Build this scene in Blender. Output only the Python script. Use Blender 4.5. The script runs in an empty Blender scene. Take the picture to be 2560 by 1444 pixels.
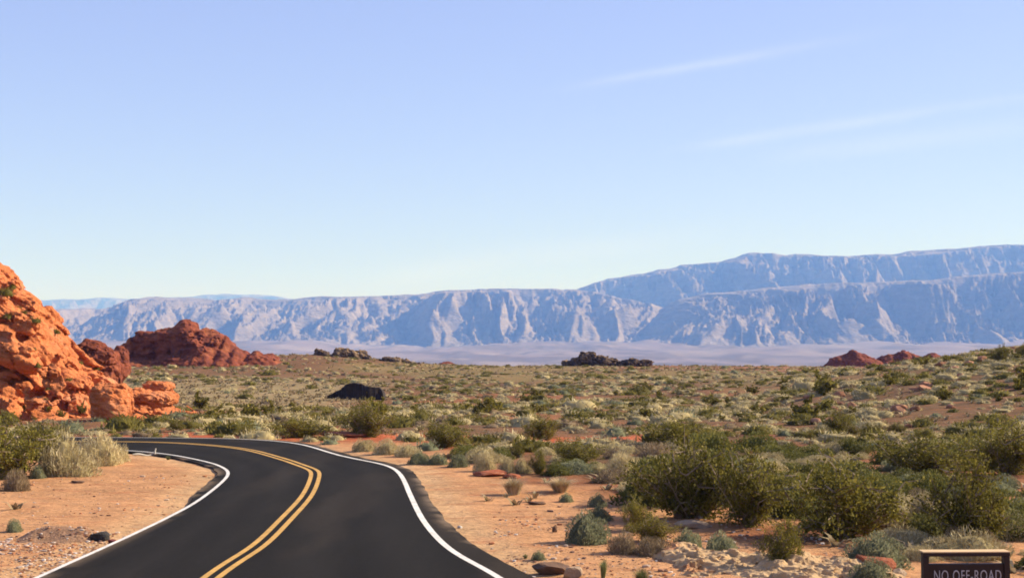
import bpy, math
import numpy as np
from mathutils import Vector

S = bpy.context.scene
COL = S.collection
R = math.radians

# ------------------------------------------------------------------ camera
F = 3600.0                       # focal length in pixels of the 2560 px wide photograph
CZ = 4.8                         # height of the lens over the road
PITCH = math.atan(128 / F)       # horizon lies below the middle of the picture
cam = bpy.data.cameras.new('camera'); cam.sensor_width = 36.0
cam.lens = F * 36.0 / 2560.0
cam.clip_start = 0.3; cam.clip_end = 120000.0
co = bpy.data.objects.new('camera', cam); COL.objects.link(co)
co.location = (0, 0, CZ); co.rotation_euler = (R(90) + PITCH, 0, 0)
S.camera = co

# ------------------------------------------------------------------ light
SUN_AZ, SUN_EL = 74.0, 31.0      # clockwise from the view direction (+Y); height
sd = Vector((math.sin(R(SUN_AZ)) * math.cos(R(SUN_EL)), math.cos(R(SUN_AZ)) * math.cos(R(SUN_EL)), math.sin(R(SUN_EL))))
sun = bpy.data.lights.new('sun', 'SUN'); sun.energy = 5.0; sun.angle = R(0.53); sun.color = (1.0, 0.91, 0.79)
so = bpy.data.objects.new('sun', sun); COL.objects.link(so)
so.rotation_euler = (-sd).to_track_quat('-Z', 'Y').to_euler(); so.location = (60, 0, 60)

W = bpy.data.worlds.new('World'); S.world = W; W.use_nodes = True
wn, wl = W.node_tree.nodes, W.node_tree.links
wn.clear()
def wnode(t, **k):
    n = wn.new(t)
    for a, b in k.items(): setattr(n, a, b)
    return n
def wmath(op, a, b=None, c=None):
    n = wnode('ShaderNodeMath', operation=op)
    for i, v in enumerate((a, b, c)):
        if v is None: continue
        if isinstance(v, (int, float)): n.inputs[i].default_value = v
        else: wl.new(v, n.inputs[i])
    return n.outputs[0]
sky = wnode('ShaderNodeTexSky', sky_type='NISHITA', sun_disc=False)
sky.sun_elevation = R(SUN_EL); sky.sun_rotation = R(SUN_AZ)
sky.altitude = 1200; sky.air_density = 1.0; sky.dust_density = 0.15; sky.ozone_density = 2.0
tc = wnode('ShaderNodeTexCoord')
sx = wnode('ShaderNodeSeparateXYZ'); wl.new(tc.outputs['Generated'], sx.inputs[0])
ysafe = wmath('MAXIMUM', sx.outputs[1], 0.05)
gu = wmath('DIVIDE', sx.outputs[0], ysafe); gv = wmath('DIVIDE', sx.outputs[2], ysafe)
def streak(px0, py0, px1, py1, w, gain):
    u0, v0 = (px0 - 1280) / F, (850 - py0) / F
    u1, v1 = (px1 - 1280) / F, (850 - py1) / F
    L = math.hypot(u1 - u0, v1 - v0); tx, ty = (u1 - u0) / L, (v1 - v0) / L
    al = wmath('ADD', wmath('MULTIPLY', wmath('SUBTRACT', gu, u0), tx), wmath('MULTIPLY', wmath('SUBTRACT', gv, v0), ty))
    ac = wmath('ADD', wmath('MULTIPLY', wmath('SUBTRACT', gu, u0), -ty), wmath('MULTIPLY', wmath('SUBTRACT', gv, v0), tx))
    cb = wnode('ShaderNodeCombineXYZ'); wl.new(wmath('MULTIPLY', al, 14), cb.inputs[0]); wl.new(wmath('MULTIPLY', ac, 60), cb.inputs[1]); cb.inputs[2].default_value = px0 * .01
    nz = wnode('ShaderNodeTexNoise'); nz.inputs['Scale'].default_value = 1.0; nz.inputs['Detail'].default_value = 5; wl.new(cb.outputs[0], nz.inputs['Vector'])
    wob = wmath('MULTIPLY', wmath('SUBTRACT', nz.outputs[0], 0.5), w * 1.6)
    q = wmath('DIVIDE', wmath('ADD', ac, wob), w)
    g = wmath('POWER', 2.718, wmath('MULTIPLY', wmath('MULTIPLY', q, q), -1.0))
    m1 = wnode('ShaderNodeMapRange', interpolation_type='SMOOTHSTEP'); wl.new(al, m1.inputs[0]); m1.inputs[1].default_value = -.02; m1.inputs[2].default_value = .06
    m2 = wnode('ShaderNodeMapRange', interpolation_type='SMOOTHSTEP'); wl.new(al, m2.inputs[0]); m2.inputs[1].default_value = L + .03; m2.inputs[2].default_value = L * .35
    return wmath('MULTIPLY', wmath('MULTIPLY', g, wmath('MULTIPLY', m1.outputs[0], m2.outputs[0])), wmath('MULTIPLY', nz.outputs[0], gain))
st = streak(1400, 222, 2250, 70, .0034, .22)
st = wmath('ADD', st, streak(1690, 372, 2800, 205, .0036, .21))
st = wmath('ADD', st, streak(1900, 395, 2900, 270, .006, .14))
st = wmath('ADD', st, streak(900, 700, 1900, 565, .009, .16))
mixc = wnode('ShaderNodeMix', data_type='RGBA')
wl.new(st, mixc.inputs[0])
hsv = wnode('ShaderNodeHueSaturation'); hsv.inputs['Hue'].default_value = 0.535; hsv.inputs['Saturation'].default_value = 0.90; hsv.inputs['Value'].default_value = 1.0
gam = wnode('ShaderNodeGamma'); gam.inputs[1].default_value = 0.60; wl.new(sky.outputs[0], hsv.inputs['Color'])
wtint = wnode('ShaderNodeMix', data_type='RGBA', blend_type='MULTIPLY'); wtint.inputs[0].default_value = 1; wtint.inputs[7].default_value = (1.48, 1.70, 2.2, 1)
wl.new(hsv.outputs[0], gam.inputs[0]); wl.new(gam.outputs[0], wtint.inputs[6]); wl.new(wtint.outputs[2], mixc.inputs[6]); mixc.inputs[7].default_value = (8.0, 8.0, 8.0, 1)
bg = wnode('ShaderNodeBackground'); bg.inputs[1].default_value = 0.093
wl.new(mixc.outputs[2], bg.inputs[0])
wo = wnode('ShaderNodeOutputWorld'); wl.new(bg.outputs[0], wo.inputs[0])

vs = S.view_settings
S.display_settings.display_device = 'sRGB'
vs.view_transform = 'Standard'; vs.look = 'None'; vs.gamma = 1.0; vs.use_curve_mapping = False
vs.exposure = 0.9
S.render.engine = 'CYCLES'
S.cycles.use_denoising = True
S.cycles.max_bounces = 5; S.cycles.diffuse_bounces = 3; S.cycles.glossy_bounces = 2; S.cycles.volume_bounces = 0
S.cycles.filter_width = 1.8

# ------------------------------------------------------------------ noise
_r = np.random.default_rng(7)
LAT = _r.random((64, 64, 64)).astype(np.float32)
LA2 = _r.random((256, 256)).astype(np.float32)
def v3(x, y, z):
    xi, yi, zi = np.floor(x), np.floor(y), np.floor(z)
    fx, fy, fz = x - xi, y - yi, z - zi
    xi, yi, zi = xi.astype(np.int64) & 63, yi.astype(np.int64) & 63, zi.astype(np.int64) & 63
    x2, y2, z2 = (xi + 1) & 63, (yi + 1) & 63, (zi + 1) & 63
    fx, fy, fz = fx * fx * (3 - 2 * fx), fy * fy * (3 - 2 * fy), fz * fz * (3 - 2 * fz)
    def lx(a, b): return LAT[xi, a, b] * (1 - fx) + LAT[x2, a, b] * fx
    return (lx(yi, zi) * (1 - fy) + lx(y2, zi) * fy) * (1 - fz) + (lx(yi, z2) * (1 - fy) + lx(y2, z2) * fy) * fz
def v2(x, y):
    xi, yi = np.floor(x), np.floor(y)
    fx, fy = x - xi, y - yi
    xi, yi = xi.astype(np.int64) & 255, yi.astype(np.int64) & 255
    x2, y2 = (xi + 1) & 255, (yi + 1) & 255
    fx, fy = fx * fx * fx * (fx * (fx * 6 - 15) + 10), fy * fy * fy * (fy * (fy * 6 - 15) + 10)
    return (LA2[xi, yi] * (1 - fx) + LA2[x2, yi] * fx) * (1 - fy) + (LA2[xi, y2] * (1 - fx) + LA2[x2, y2] * fx) * fy
def fb2(x, y, o=4, g=.5):
    s, a, t = 0, 1, 0
    for i in range(o):
        s = s + a * v2(x * 2 ** i + 17.3 * i, y * 2 ** i + 9.1 * i); t += a; a *= g
    return s / t
def fb3(x, y, z, o=4, g=.5):
    s, a, t = 0, 1, 0
    for i in range(o):
        s = s + a * v3(x * 2 ** i + 5.3 * i, y * 2 ** i + 9.1 * i, z * 2 ** i + 3.7 * i); t += a; a *= g
    return s / t
def ss(a, b, x):
    t = np.clip((x - a) / (b - a), 0, 1); return t * t * (3 - 2 * t)

# ------------------------------------------------------------------ mesh + object helpers
def mesh(name, V, tris=None, quads=None, mats=(), smooth=False, tint=None, midx=None):
    me = bpy.data.meshes.new(name)
    V = np.asarray(V, np.float32)
    tris = np.zeros((0, 3), np.int32) if tris is None or len(tris) == 0 else np.asarray(tris, np.int32)
    quads = np.zeros((0, 4), np.int32) if quads is None or len(quads) == 0 else np.asarray(quads, np.int32)
    nt, nq = len(tris), len(quads)
    me.vertices.add(len(V)); me.vertices.foreach_set('co', V.ravel())
    me.loops.add(nt * 3 + nq * 4); me.loops.foreach_set('vertex_index', np.concatenate([tris.ravel(), quads.ravel()]))
    me.polygons.add(nt + nq)
    st_ = np.concatenate([np.arange(nt) * 3, nt * 3 + np.arange(nq) * 4]).astype(np.int32)
    me.polygons.foreach_set('loop_start', st_)
    for m in mats: me.materials.append(m)
    if midx is not None: me.polygons.foreach_set('material_index', np.asarray(midx, np.int32))
    me.update(calc_edges=True)
    me.polygons.foreach_set('use_smooth', np.full(nt + nq, bool(smooth)))
    if tint is not None:
        at = me.color_attributes.new('tint', 'FLOAT_COLOR', 'POINT')
        c = np.ones((len(V), 4), np.float32); c[:, :3] = tint
        at.data.foreach_set('color', c.ravel())
    return me
def obj(name, me, parent=None, loc=None):
    o = bpy.data.objects.new(name, me); COL.objects.link(o)
    if parent is not None: o.parent = parent
    if loc is not None: o.location = loc
    return o
def tag(o, label=None, cat=None, group=None, kind=None):
    if label: o['label'] = label
    if cat: o['category'] = cat
    if group: o['group'] = group
    if kind: o['kind'] = kind
    return o
def gridquads(nr, nc):
    i = np.arange((nr - 1) * nc).reshape(nr - 1, nc)[:, :-1].ravel()
    return np.stack([i, i + 1, i + nc + 1, i + nc], 1)

# ------------------------------------------------------------------ materials
def mat(name, base=(.5, .5, .5), rough=.9, spec=.15, attr=False, noises=(), rand=0.0, bumps=(), transl=0.0, gain=.8):
    """base colour (or 'tint' attribute), multiplied by noise bands (scale, lo, hi, colour or None, stretch)"""
    m = bpy.data.materials.new(name); m.use_nodes = True
    N, L = m.node_tree.nodes, m.node_tree.links
    b = N['Principled BSDF']; b.inputs['Roughness'].default_value = rough
    b.inputs['Specular IOR Level'].default_value = spec
    tcn = N.new('ShaderNodeTexCoord')
    if attr:
        a = N.new('ShaderNodeAttribute'); a.attribute_name = 'tint'; c = a.outputs['Color']
    else:
        r = N.new('ShaderNodeRGB'); r.outputs[0].default_value = (*base, 1); c = r.outputs[0]
    for sc, lo, hi, colr, stretch, p0, p1 in noises:
        mp = N.new('ShaderNodeMapping'); mp.inputs['Scale'].default_value = stretch
        L.new(tcn.outputs['Object'], mp.inputs[0])
        n = N.new('ShaderNodeTexNoise'); n.inputs['Scale'].default_value = sc; n.inputs['Detail'].default_value = 6; n.inputs['Roughness'].default_value = .62
        L.new(mp.outputs[0], n.inputs['Vector'])
        r = N.new('ShaderNodeMapRange'); L.new(n.outputs[0], r.inputs[0]); r.inputs[1].default_value = p0; r.inputs[2].default_value = p1
        x = N.new('ShaderNodeMix'); x.data_type = 'RGBA'
        if colr is None:
            x.blend_type = 'MULTIPLY'; x.inputs[0].default_value = 1.0
            r.inputs[3].default_value = lo; r.inputs[4].default_value = hi
            L.new(c, x.inputs[6]); L.new(r.outputs[0], x.inputs[7])
        else:
            r.inputs[3].default_value = lo; r.inputs[4].default_value = hi
            L.new(r.outputs[0], x.inputs[0]); L.new(c, x.inputs[6]); x.inputs[7].default_value = (*colr, 1)
        c = x.outputs[2]
    if gain != 1:
        x = N.new('ShaderNodeMix'); x.data_type = 'RGBA'; x.blend_type = 'MULTIPLY'; x.inputs[0].default_value = 1
        L.new(c, x.inputs[6]); x.inputs[7].default_value = (gain, gain, gain, 1); c = x.outputs[2]
    if rand:
        oi = N.new('ShaderNodeObjectInfo')
        r = N.new('ShaderNodeMapRange'); L.new(oi.outputs['Random'], r.inputs[0]); r.inputs[3].default_value = 1 - rand; r.inputs[4].default_value = 1 + rand
        x = N.new('ShaderNodeMix'); x.data_type = 'RGBA'; x.blend_type = 'MULTIPLY'; x.inputs[0].default_value = 1
        L.new(c, x.inputs[6]); L.new(r.outputs[0], x.inputs[7]); c = x.outputs[2]
    L.new(c, b.inputs['Base Color'])
    prev = None
    for sc, dist, stretch in bumps:
        mp = N.new('ShaderNodeMapping'); mp.inputs['Scale'].default_value = stretch
        L.new(tcn.outputs['Object'], mp.inputs[0])
        n = N.new('ShaderNodeTexNoise'); n.inputs['Scale'].default_value = sc; n.inputs['Detail'].default_value = 5; n.inputs['Roughness'].default_value = .6
        L.new(mp.outputs[0], n.inputs['Vector'])
        bu = N.new('ShaderNodeBump'); bu.inputs['Strength'].default_value = 1.0; bu.inputs['Distance'].default_value = dist
        L.new(n.outputs[0], bu.inputs['Height'])
        if prev is not None: L.new(prev, bu.inputs['Normal'])
        prev = bu.outputs[0]
    if prev is not None: L.new(prev, b.inputs['Normal'])
    if transl:
        t = N.new('ShaderNodeBsdfTranslucent'); L.new(c, t.inputs[0])
        ms = N.new('ShaderNodeMixShader'); ms.inputs[0].default_value = transl
        L.new(b.outputs[0], ms.inputs[1]); L.new(t.outputs[0], ms.inputs[2])
        L.new(ms.outputs[0], N['Material Output'].inputs[0])
    return m
I3 = (1, 1, 1)
M = {}
M['ground'] = mat('desert_soil', attr=True, rough=.95, spec=.08,
    noises=[(.09, .82, 1.15, None, I3, .3, .7), (.9, .78, 1.18, None, (1, 1.0, 1), .3, .7), (6, .80, 1.16, None, I3, .3, .7),
            (1.2, 0, .65, (.48, .17, .07), (.5, 1.3, 1), .52, .68), (22, 0, .5, (.16, .085, .05), I3, .62, .75)],
    bumps=[(1.1, .20, (.7, 1.5, 1)), (6, .07, (.8, 1.3, 1)), (26, .02, I3)])
M['asphalt'] = mat('asphalt', (.026, .0225, .0185), .9, .05, attr=True,
    noises=[(.55, .82, 1.25, None, (1, .13, 1), .3, .7), (9, .85, 1.15, None, I3, .3, .7), (60, .75, 1.25, None, I3, .3, .7), (.4, 0, .18, (.055, .045, .038), (2.2, .1, 1), .55, .8)],
    bumps=[(70, .006, I3)])
M['white'] = mat('white_road_paint', (.86, .80, .70), .7, .1, noises=[(1.3, .8, 1.05, None, I3, .3, .6), (9, .8, 1.05, None, I3, .25, .6), (3, 0, .55, (.45, .33, .22), I3, .56, .72), (30, 0, .6, (.2, .17, .14), I3, .58, .74)])
M['yellow'] = mat('yellow_road_paint', (.66, .37, .085), .7, .2, noises=[(1.2, .8, 1.08, None, I3, .3, .6), (7, .78, 1.08, None, I3, .25, .6), (3, 0, .5, (.30, .17, .06), I3, .56, .72), (30, 0, .6, (.10, .075, .05), I3, .58, .74)])
M['redrock'] = mat('red_sandstone', (.58, .19, .068), .92, .08, gain=1.0,
    noises=[(.25, .82, 1.15, None, I3, .3, .7), (1.1, .74, 1.16, None, (1, 1, 2.6), .3, .7), (.35, 0, .55, (.62, .31, .17), I3, .52, .68), (2.6, 0, .6, (.22, .065, .035), (1, 1, 1.6), .60, .74), (9, .82, 1.12, None, I3, .3, .7)],
    bumps=[(1.6, .28, (1, 1, 2.4)), (6, .10, I3), (20, .03, I3)])
M['darkred'] = mat('shade_toned_red_sandstone', (.25, .068, .034), .92, .08,  # base darkened towards cliff shade; lighter noise patches stand in for sunlit rock
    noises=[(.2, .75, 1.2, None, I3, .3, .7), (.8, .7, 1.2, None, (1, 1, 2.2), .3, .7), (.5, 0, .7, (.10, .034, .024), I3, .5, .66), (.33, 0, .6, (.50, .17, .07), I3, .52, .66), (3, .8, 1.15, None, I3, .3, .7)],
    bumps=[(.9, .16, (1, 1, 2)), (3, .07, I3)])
M['brownrock'] = mat('varnished_rock', (.36, .235, .12), .92, .08,
    noises=[(.5, 0, .9, (.075, .05, .038), (1, 1, .7), .385, .52), (2, .75, 1.2, None, I3, .3, .7)],
    bumps=[(1.2, .3, I3), (5, .1, I3)])
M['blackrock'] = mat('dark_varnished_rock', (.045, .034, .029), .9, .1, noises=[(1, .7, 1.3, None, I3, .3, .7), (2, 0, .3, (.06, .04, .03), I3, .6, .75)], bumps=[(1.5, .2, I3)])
M['mountain'] = mat('mountain_limestone', (.28, .232, .195), .95, .05,
    noises=[(.0011, .8, 1.15, None, (1, 1, 2), .3, .7), (.004, .78, 1.2, None, (1, 1, 5), .3, .7), (.012, .8, 1.2, None, (1, 1, 2), .3, .7)], bumps=[(.010, 30, (1, .6, 2.5)), (.035, 8, (1, .6, 2.5))])
M['boulder'] = mat('boulder_stone', (.42, .20, .11), .92, .08, rand=.35,
    noises=[(1.5, .75, 1.2, None, I3, .3, .7), (3, 0, .6, (.20, .09, .06), I3, .55, .7), (.8, 0, .5, (.55, .38, .24), I3, .55, .7)], bumps=[(5, .04, I3), (18, .012, I3)])
M['gravel'] = mat('gravel_stone', attr=True, rough=.9, spec=.1)
M['leaf'] = mat('creosote_leaf', attr=True, rough=.75, spec=.10, rand=.22, transl=.36)
M['pale'] = mat('dry_twig', attr=True, rough=.9, spec=.08, rand=.18, transl=.15)
M['wood'] = mat('shrub_wood', (.30, .225, .15), .9, .1, noises=[(8, .6, 1.3, None, I3, .3, .7)])
M['dead'] = mat('bleached_wood', (.62, .56, .46), .9, .1, noises=[(8, .75, 1.1, None, (1, 1, .3), .3, .7)], bumps=[(20, .01, I3)])
M['signbrown'] = mat('brown_sign_paint', (.034, .015, .010), .55, .3, noises=[(6, .8, 1.2, None, I3, .3, .7), (40, .9, 1.1, None, I3, .3, .7)])
M['signletter'] = mat('routed_letter_paint', (.62, .56, .52), .7, .2, noises=[(20, .8, 1.1, None, I3, .3, .7)])
M['signedge'] = mat('sunlit_tint_sign_edge', (.85, .58, .30), .8, .2, noises=[(12, .7, 1.1, None, (.2, 1, 1), .3, .7)])  # pale tint stands in for sunlight along the sign's top edge

# ------------------------------------------------------------------ road curves (plan view, metres)
def spline(P, step=.35, smooth=3):
    P = np.array(P, float); out = []
    Q = np.vstack([2 * P[0] - P[1], P, 2 * P[-1] - P[-2]])
    for i in range(1, len(Q) - 2):
        a, b, c, d = Q[i - 1], Q[i], Q[i + 1], Q[i + 2]
        n = max(2, int(np.linalg.norm(c - b) / step))
        t = np.linspace(0, 1, n, endpoint=False)[:, None]
        out.append(.5 * ((2 * b) + (c - a) * t + (2 * a - 5 * b + 4 * c - d) * t * t + (3 * b - a - 3 * c + d) * t ** 3))
    C = np.vstack(out + [P[-1:]])
    s = np.r_[0, np.cumsum(np.linalg.norm(np.diff(C, axis=0), axis=1))]
    u = np.arange(0, s[-1], step)
    C = np.stack([np.interp(u, s, C[:, 0]), np.interp(u, s, C[:, 1])], 1)
    k = np.ones(2 * smooth + 1); k /= k.sum()
    pad = np.vstack([np.repeat(C[:1], smooth, 0), C, np.repeat(C[-1:], smooth, 0)])
    return np.stack([np.convolve(pad[:, 0], k, 'valid'), np.convolve(pad[:, 1], k, 'valid')], 1)
def normals(C):
    t = np.gradient(C, axis=0); t /= np.linalg.norm(t, axis=1)[:, None]
    return np.stack([-t[:, 1], t[:, 0]], 1)          # left of the driving direction (away from the lens, then left)
LEFTL = spline([(-9.9, -40), (-9.8, 0), (-9.7, 24), (-9.55, 30), (-9.4, 34), (-9.3, 38.5), (-9.35, 43), (-9.75, 48.5), (-10.2, 52.0), (-10.9, 54.4), (-12.0, 56.8), (-14.3, 60.4), (-16.6, 62.6), (-20, 64.0), (-26, 64.6), (-40, 65), (-75, 66)])
CENTL = spline([(-5.9, -40), (-5.9, 0), (-6.0, 24), (-6.0, 30), (-5.85, 33.5), (-6.0, 38.5), (-6.25, 44), (-6.75, 49.4), (-7.2, 52.6), (-7.9, 54.5), (-9.3, 58), (-12, 63.4), (-15.9, 66.9), (-20, 67.6), (-26, 67.9), (-40, 68.2), (-75, 69.2)])
RIGHL = spline([(1.4, -40), (1.4, 0), (1.1, 18), (.55, 25), (-.24, 29.1), (-1.4, 33), (-2.3, 38), (-3.1, 44.3), (-3.65, 49), (-4.15, 52.5), (-4.9, 55.4), (-7.1, 59.8), (-9.8, 66.5), (-12.3, 69.4), (-15, 70.4), (-19, 70.9), (-26, 71.1), (-40, 71.4), (-75, 72.4)])
def resample(C, n):
    s = np.r_[0, np.cumsum(np.linalg.norm(np.diff(C, axis=0), axis=1))]
    u = np.linspace(0, s[-1], n)
    return np.stack([np.interp(u, s, C[:, 0]), np.interp(u, s, C[:, 1])], 1)
rag = lambda C, sc, amp, o: (fb2(C[:, 0] * sc + o, C[:, 1] * sc, 4) - .5) * amp
EDGEL = LEFTL + normals(LEFTL) * (.06 + .34 * ss(41, 45, LEFTL[:, 1]) + rag(LEFTL, .9, .25, 3) * ss(38, 46, LEFTL[:, 1]))[:, None]
EDGER = RIGHL - normals(RIGHL) * (.55 + .15 * ss(45, 30, RIGHL[:, 1]) + rag(RIGHL, 1.1, .16, 40) + rag(RIGHL, 4.5, .08, 90))[:, None]
def dist_to(C, x, y, step=2):
    """unsigned distance from points to a polyline (points only, dense enough)"""
    out = np.full(x.shape, 1e9); P = C[::step]
    for i in range(0, len(x), 20000):
        dx = x[i:i + 20000, None] - P[None, :, 0]; dy = y[i:i + 20000, None] - P[None, :, 1]
        out[i:i + 20000] = np.sqrt((dx * dx + dy * dy).min(1))
    return out
ROADPOLY = np.vstack([EDGEL[::3], EDGER[::-3]])
def inside(x, y, P=ROADPOLY):
    r = np.zeros(x.shape, bool); n = len(P)
    for i in range(n):
        x1, y1 = P[i - 1]; x2, y2 = P[i]
        if y1 == y2: continue
        c = ((y1 > y) != (y2 > y)) & (x < (x2 - x1) * (y - y1) / (y2 - y1) + x1)
        r ^= c
    return r
def road_dist(x, y):
    """distance outside the asphalt (0 inside), computed only near the road"""
    x = np.asarray(x, float); y = np.asarray(y, float); sh = x.shape; x = x.ravel(); y = y.ravel()
    out = np.full(x.shape, 60.0)
    k = np.where((y > -60) & (y < 95) & (x < 28) & (x > -95))[0]
    if len(k):
        d = np.minimum(dist_to(EDGEL, x[k], y[k]), dist_to(EDGER, x[k], y[k]))
        d[inside(x[k], y[k])] = 0
        out[k] = np.minimum(d, 60)
    return out.reshape(sh)

# ------------------------------------------------------------------ terrain height
_py = np.array([-1e5, 70, 85, 110, 140, 175, 215, 260, 300, 325, 350, 400, 480, 700, 1200, 2500, 4500, 7000, 9000, 10500, 12500, 16000, 1e6])
_pz = np.array([0, 0, -.25, -.9, -1.7, -1.95, -1.7, -1.15, -.72, -.75, -2.2, -6, -13, -32, -62, -92, -100, -74, -40, -4, 18, 20, 20])
_pd = np.concatenate([np.arange(-60, 600, 1.0), np.geomspace(600, 90000, 500)])
_pq = np.interp(_pd, _py, _pz)
_k = np.exp(-.5 * (np.arange(-30, 31) / 10.0) ** 2); _k /= _k.sum()
_sm = np.convolve(np.r_[np.repeat(_pq[0], 30), _pq[:660], _pq[660:690]], _k, 'valid')[:660]
_pq[:630] = _sm[:630]
def gs(x, y, cx, cy, sx_, sy_): return np.exp(-.5 * (((x - cx) / sx_) ** 2 + ((y - cy) / sy_) ** 2))
def H0(x, y):
    z = np.interp(y, _pd, _pq)
    z = z + 1.75 * gs(x, y, -40, 302, 12, 22) + .25 * gs(x, y, -24, 300, 5, 14) + 1.6 * gs(x, y, -62, 285, 20, 30)
    z = z + 0.12 * gs(x, y, 21, 296, 12, 30) - .25 * gs(x, y, 75, 310, 40, 30)
    hill = np.clip(x - 19, 0, 60) * .165
    z = z + hill * ss(62, 118, y) * (1 - ss(140, 260, y))
    z = z + 1.25 * ss(2.6, 4.6, x) * (1 - ss(15, 27, y)) * (1 - .0 * x)
    return z
def H(x, y):
    x = np.asarray(x, float); y = np.asarray(y, float)
    z = H0(x, y)
    rd = road_dist(x, y)
    k = ss(.2, 6, rd)
    far = 1 - ss(400, 3000, y)
    n = (fb2(x / 19 + 7, y / 19, 3) - .5) * 1.1 * ss(2, 16, rd) * (.45 + .55 * ss(60, 130, y)) * (1 - .6 * ss(210, 270, y)) + (fb2(x / 2.6, y / 2.6 + 3, 3) - .5) * .20 * k
    n2 = (fb2(x / 320 + 1, y / 700 + 5, 4) - .5) * 34 * ss(900, 3500, y)
    n2 = n2 + ss(6000, 10000, y) * (1 - ss(12500, 15000, y)) * ((fb2(x / 520 + 4, y / 2600, 3) - .5) * 95 + (fb2(x / 170 + 9, y / 1500, 3) - .5) * 26)
    return z + n * far + n2 - .045 * (1 - ss(.25, 1.1, rd))
def ray(px, py):
    a, b = (px - 1280) / F, (722 - py) / F
    d = np.array([a, math.cos(PITCH) - b * math.sin(PITCH), math.sin(PITCH) + b * math.cos(PITCH)])
    return d / d[1]
_T = np.geomspace(8, 900, 2600)
def G(px, py):
    """where the sight line of this photo pixel meets the terrain"""
    d = ray(px, py)
    X, Y, Z = d[0] * _T, _T, CZ + d[2] * _T
    h = H(X, Y); k = np.argmax(Z < h)
    if not (Z < h).any(): k = len(_T) - 1
    return np.array([X[k], Y[k], h[k]])
def at(px, py, Y):
    d = ray(px, py); return np.array([d[0] * Y, Y, CZ + d[2] * Y])

# ------------------------------------------------------------------ ground sheet
def axis(end, base, k):
    out = [0.0]
    while out[-1] < end: out.append(out[-1] + base + k * out[-1])
    return np.array(out)
ax = axis(21000, .26, .022); XS = np.concatenate([-ax[:0:-1], ax])
ay = axis(34000, .24, .011); YS = np.concatenate([-axis(400, .8, .1)[:0:-1] + 24, ay[1:] + 24 - ay[1]])
GX, GY = np.meshgrid(XS, YS)
gz = H(GX.ravel(), GY.ravel())
gx, gy = GX.ravel(), GY.ravel()
rdist = road_dist(gx, gy)
def lerp(a, b, t): return a * (1 - t[:, None]) + np.asarray(b, float) * t[:, None]
def ground_tint(x, y, rd):
    c = np.tile(np.array([.195, .108, .050]), (len(x), 1))
    n1 = fb2(x / 14 + 3, y / 14 + 8, 4); n2 = fb2(x / 45 + 31, y / 60 + 2, 4); n3 = fb2(x / 5 + 1, y / 5 + 60, 4)
    c = lerp(c, (.42, .155, .065), ss(.52, .64, n1) * .55 * (1 - ss(140, 240, y)))
    c = lerp(c, (.26, .195, .075), ss(.46, .60, n2) * ss(90, 200, y) * .8)
    c = lerp(c, (.36, .15, .075), ss(.48, .58, n1) * ss(200, 270, y) * ss(5, 30, x) * .8)
    bas = ss(-14, -22, x) * ss(135, 152, y) * (1 - ss(205, 250, y))
    c = lerp(c, (.36, .275, .13), bas * .9)
    # sandy verges
    verge = np.where(x < -4 - .0 * y, 10.5, 5.5 + 4.0 * ss(48, 28, y)) + (n3 - .5) * 5
    sand = (1 - ss(.55, 1.0, rd / np.maximum(verge, .5))) * (1 - ss(66, 72, y)) * (1 - ss(61, 66, y) * ss(-9, -12, x))
    c = lerp(c, (.635, .325, .145), np.clip(sand + .85 * (1 - ss(40, 52, y)) * ss(.40, .55, n3 + .1), 0, 1))
    c = lerp(c, (.68, .42, .205), (1 - ss(.3, 1.6, rd)) * (1 - ss(64, 72, y)) * .8)
    rb = gs(x, y, -1, 73, 10, 2.4) + gs(x, y, -13.5, 74.5, 4, 1.6) + gs(x, y, 6, 74, 5, 1.8) + gs(x, y, 3, 66, 5, 1.2)
    c = lerp(c, (.52, .135, .055), np.clip(rb * 1.3, 0, 1) * ss(.35, .5, n3 + .08))
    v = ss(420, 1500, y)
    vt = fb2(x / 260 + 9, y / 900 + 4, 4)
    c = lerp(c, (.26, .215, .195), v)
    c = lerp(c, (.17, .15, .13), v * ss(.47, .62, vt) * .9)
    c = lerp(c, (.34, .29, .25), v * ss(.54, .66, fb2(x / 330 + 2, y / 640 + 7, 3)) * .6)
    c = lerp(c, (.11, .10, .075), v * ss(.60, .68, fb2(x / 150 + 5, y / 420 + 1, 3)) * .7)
    return c
gt = ground_tint(gx, gy, rdist)
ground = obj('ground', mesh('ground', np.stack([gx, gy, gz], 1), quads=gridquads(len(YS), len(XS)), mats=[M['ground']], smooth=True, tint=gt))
tag(ground, 'orange sand and red desert soil running out to the valley', kind='structure')

# ------------------------------------------------------------------ road
NR = 520
L_, R_ = resample(EDGEL, NR), resample(EDGER, NR)
ws = np.r_[0, .015, .03, .06, np.linspace(.1, .9, 21), .915, .93, .95, .97, .985, 1]
rv = []
for w in ws:
    p = L_ * (1 - w) + R_ * w
    rv.append(np.column_stack([p, .018 + .05 * (1 - (2 * w - 1) ** 2) * np.ones(NR)]))
rv = [np.column_stack([L_, np.full(NR, -.12)])] + rv + [np.column_stack([R_, np.full(NR, -.12)])]
rvv = np.stack(rv, 0).reshape(-1, 3)
rw = np.repeat(np.r_[0, ws, 1], NR); rx_, ry_ = rvv[:, 0], rvv[:, 1]
trk = sum(np.exp(-.5 * ((rw - c_) / .045) ** 2) for c_ in (.16, .36, .60, .80))
rt_ = np.tile(np.array([.026, .0225, .0185]), (len(rvv), 1)) * (.74 + .24 * (trk * (.4 + fb2(rx_ / 2, ry_ / 9, 3)) - .3))[:, None]
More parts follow.
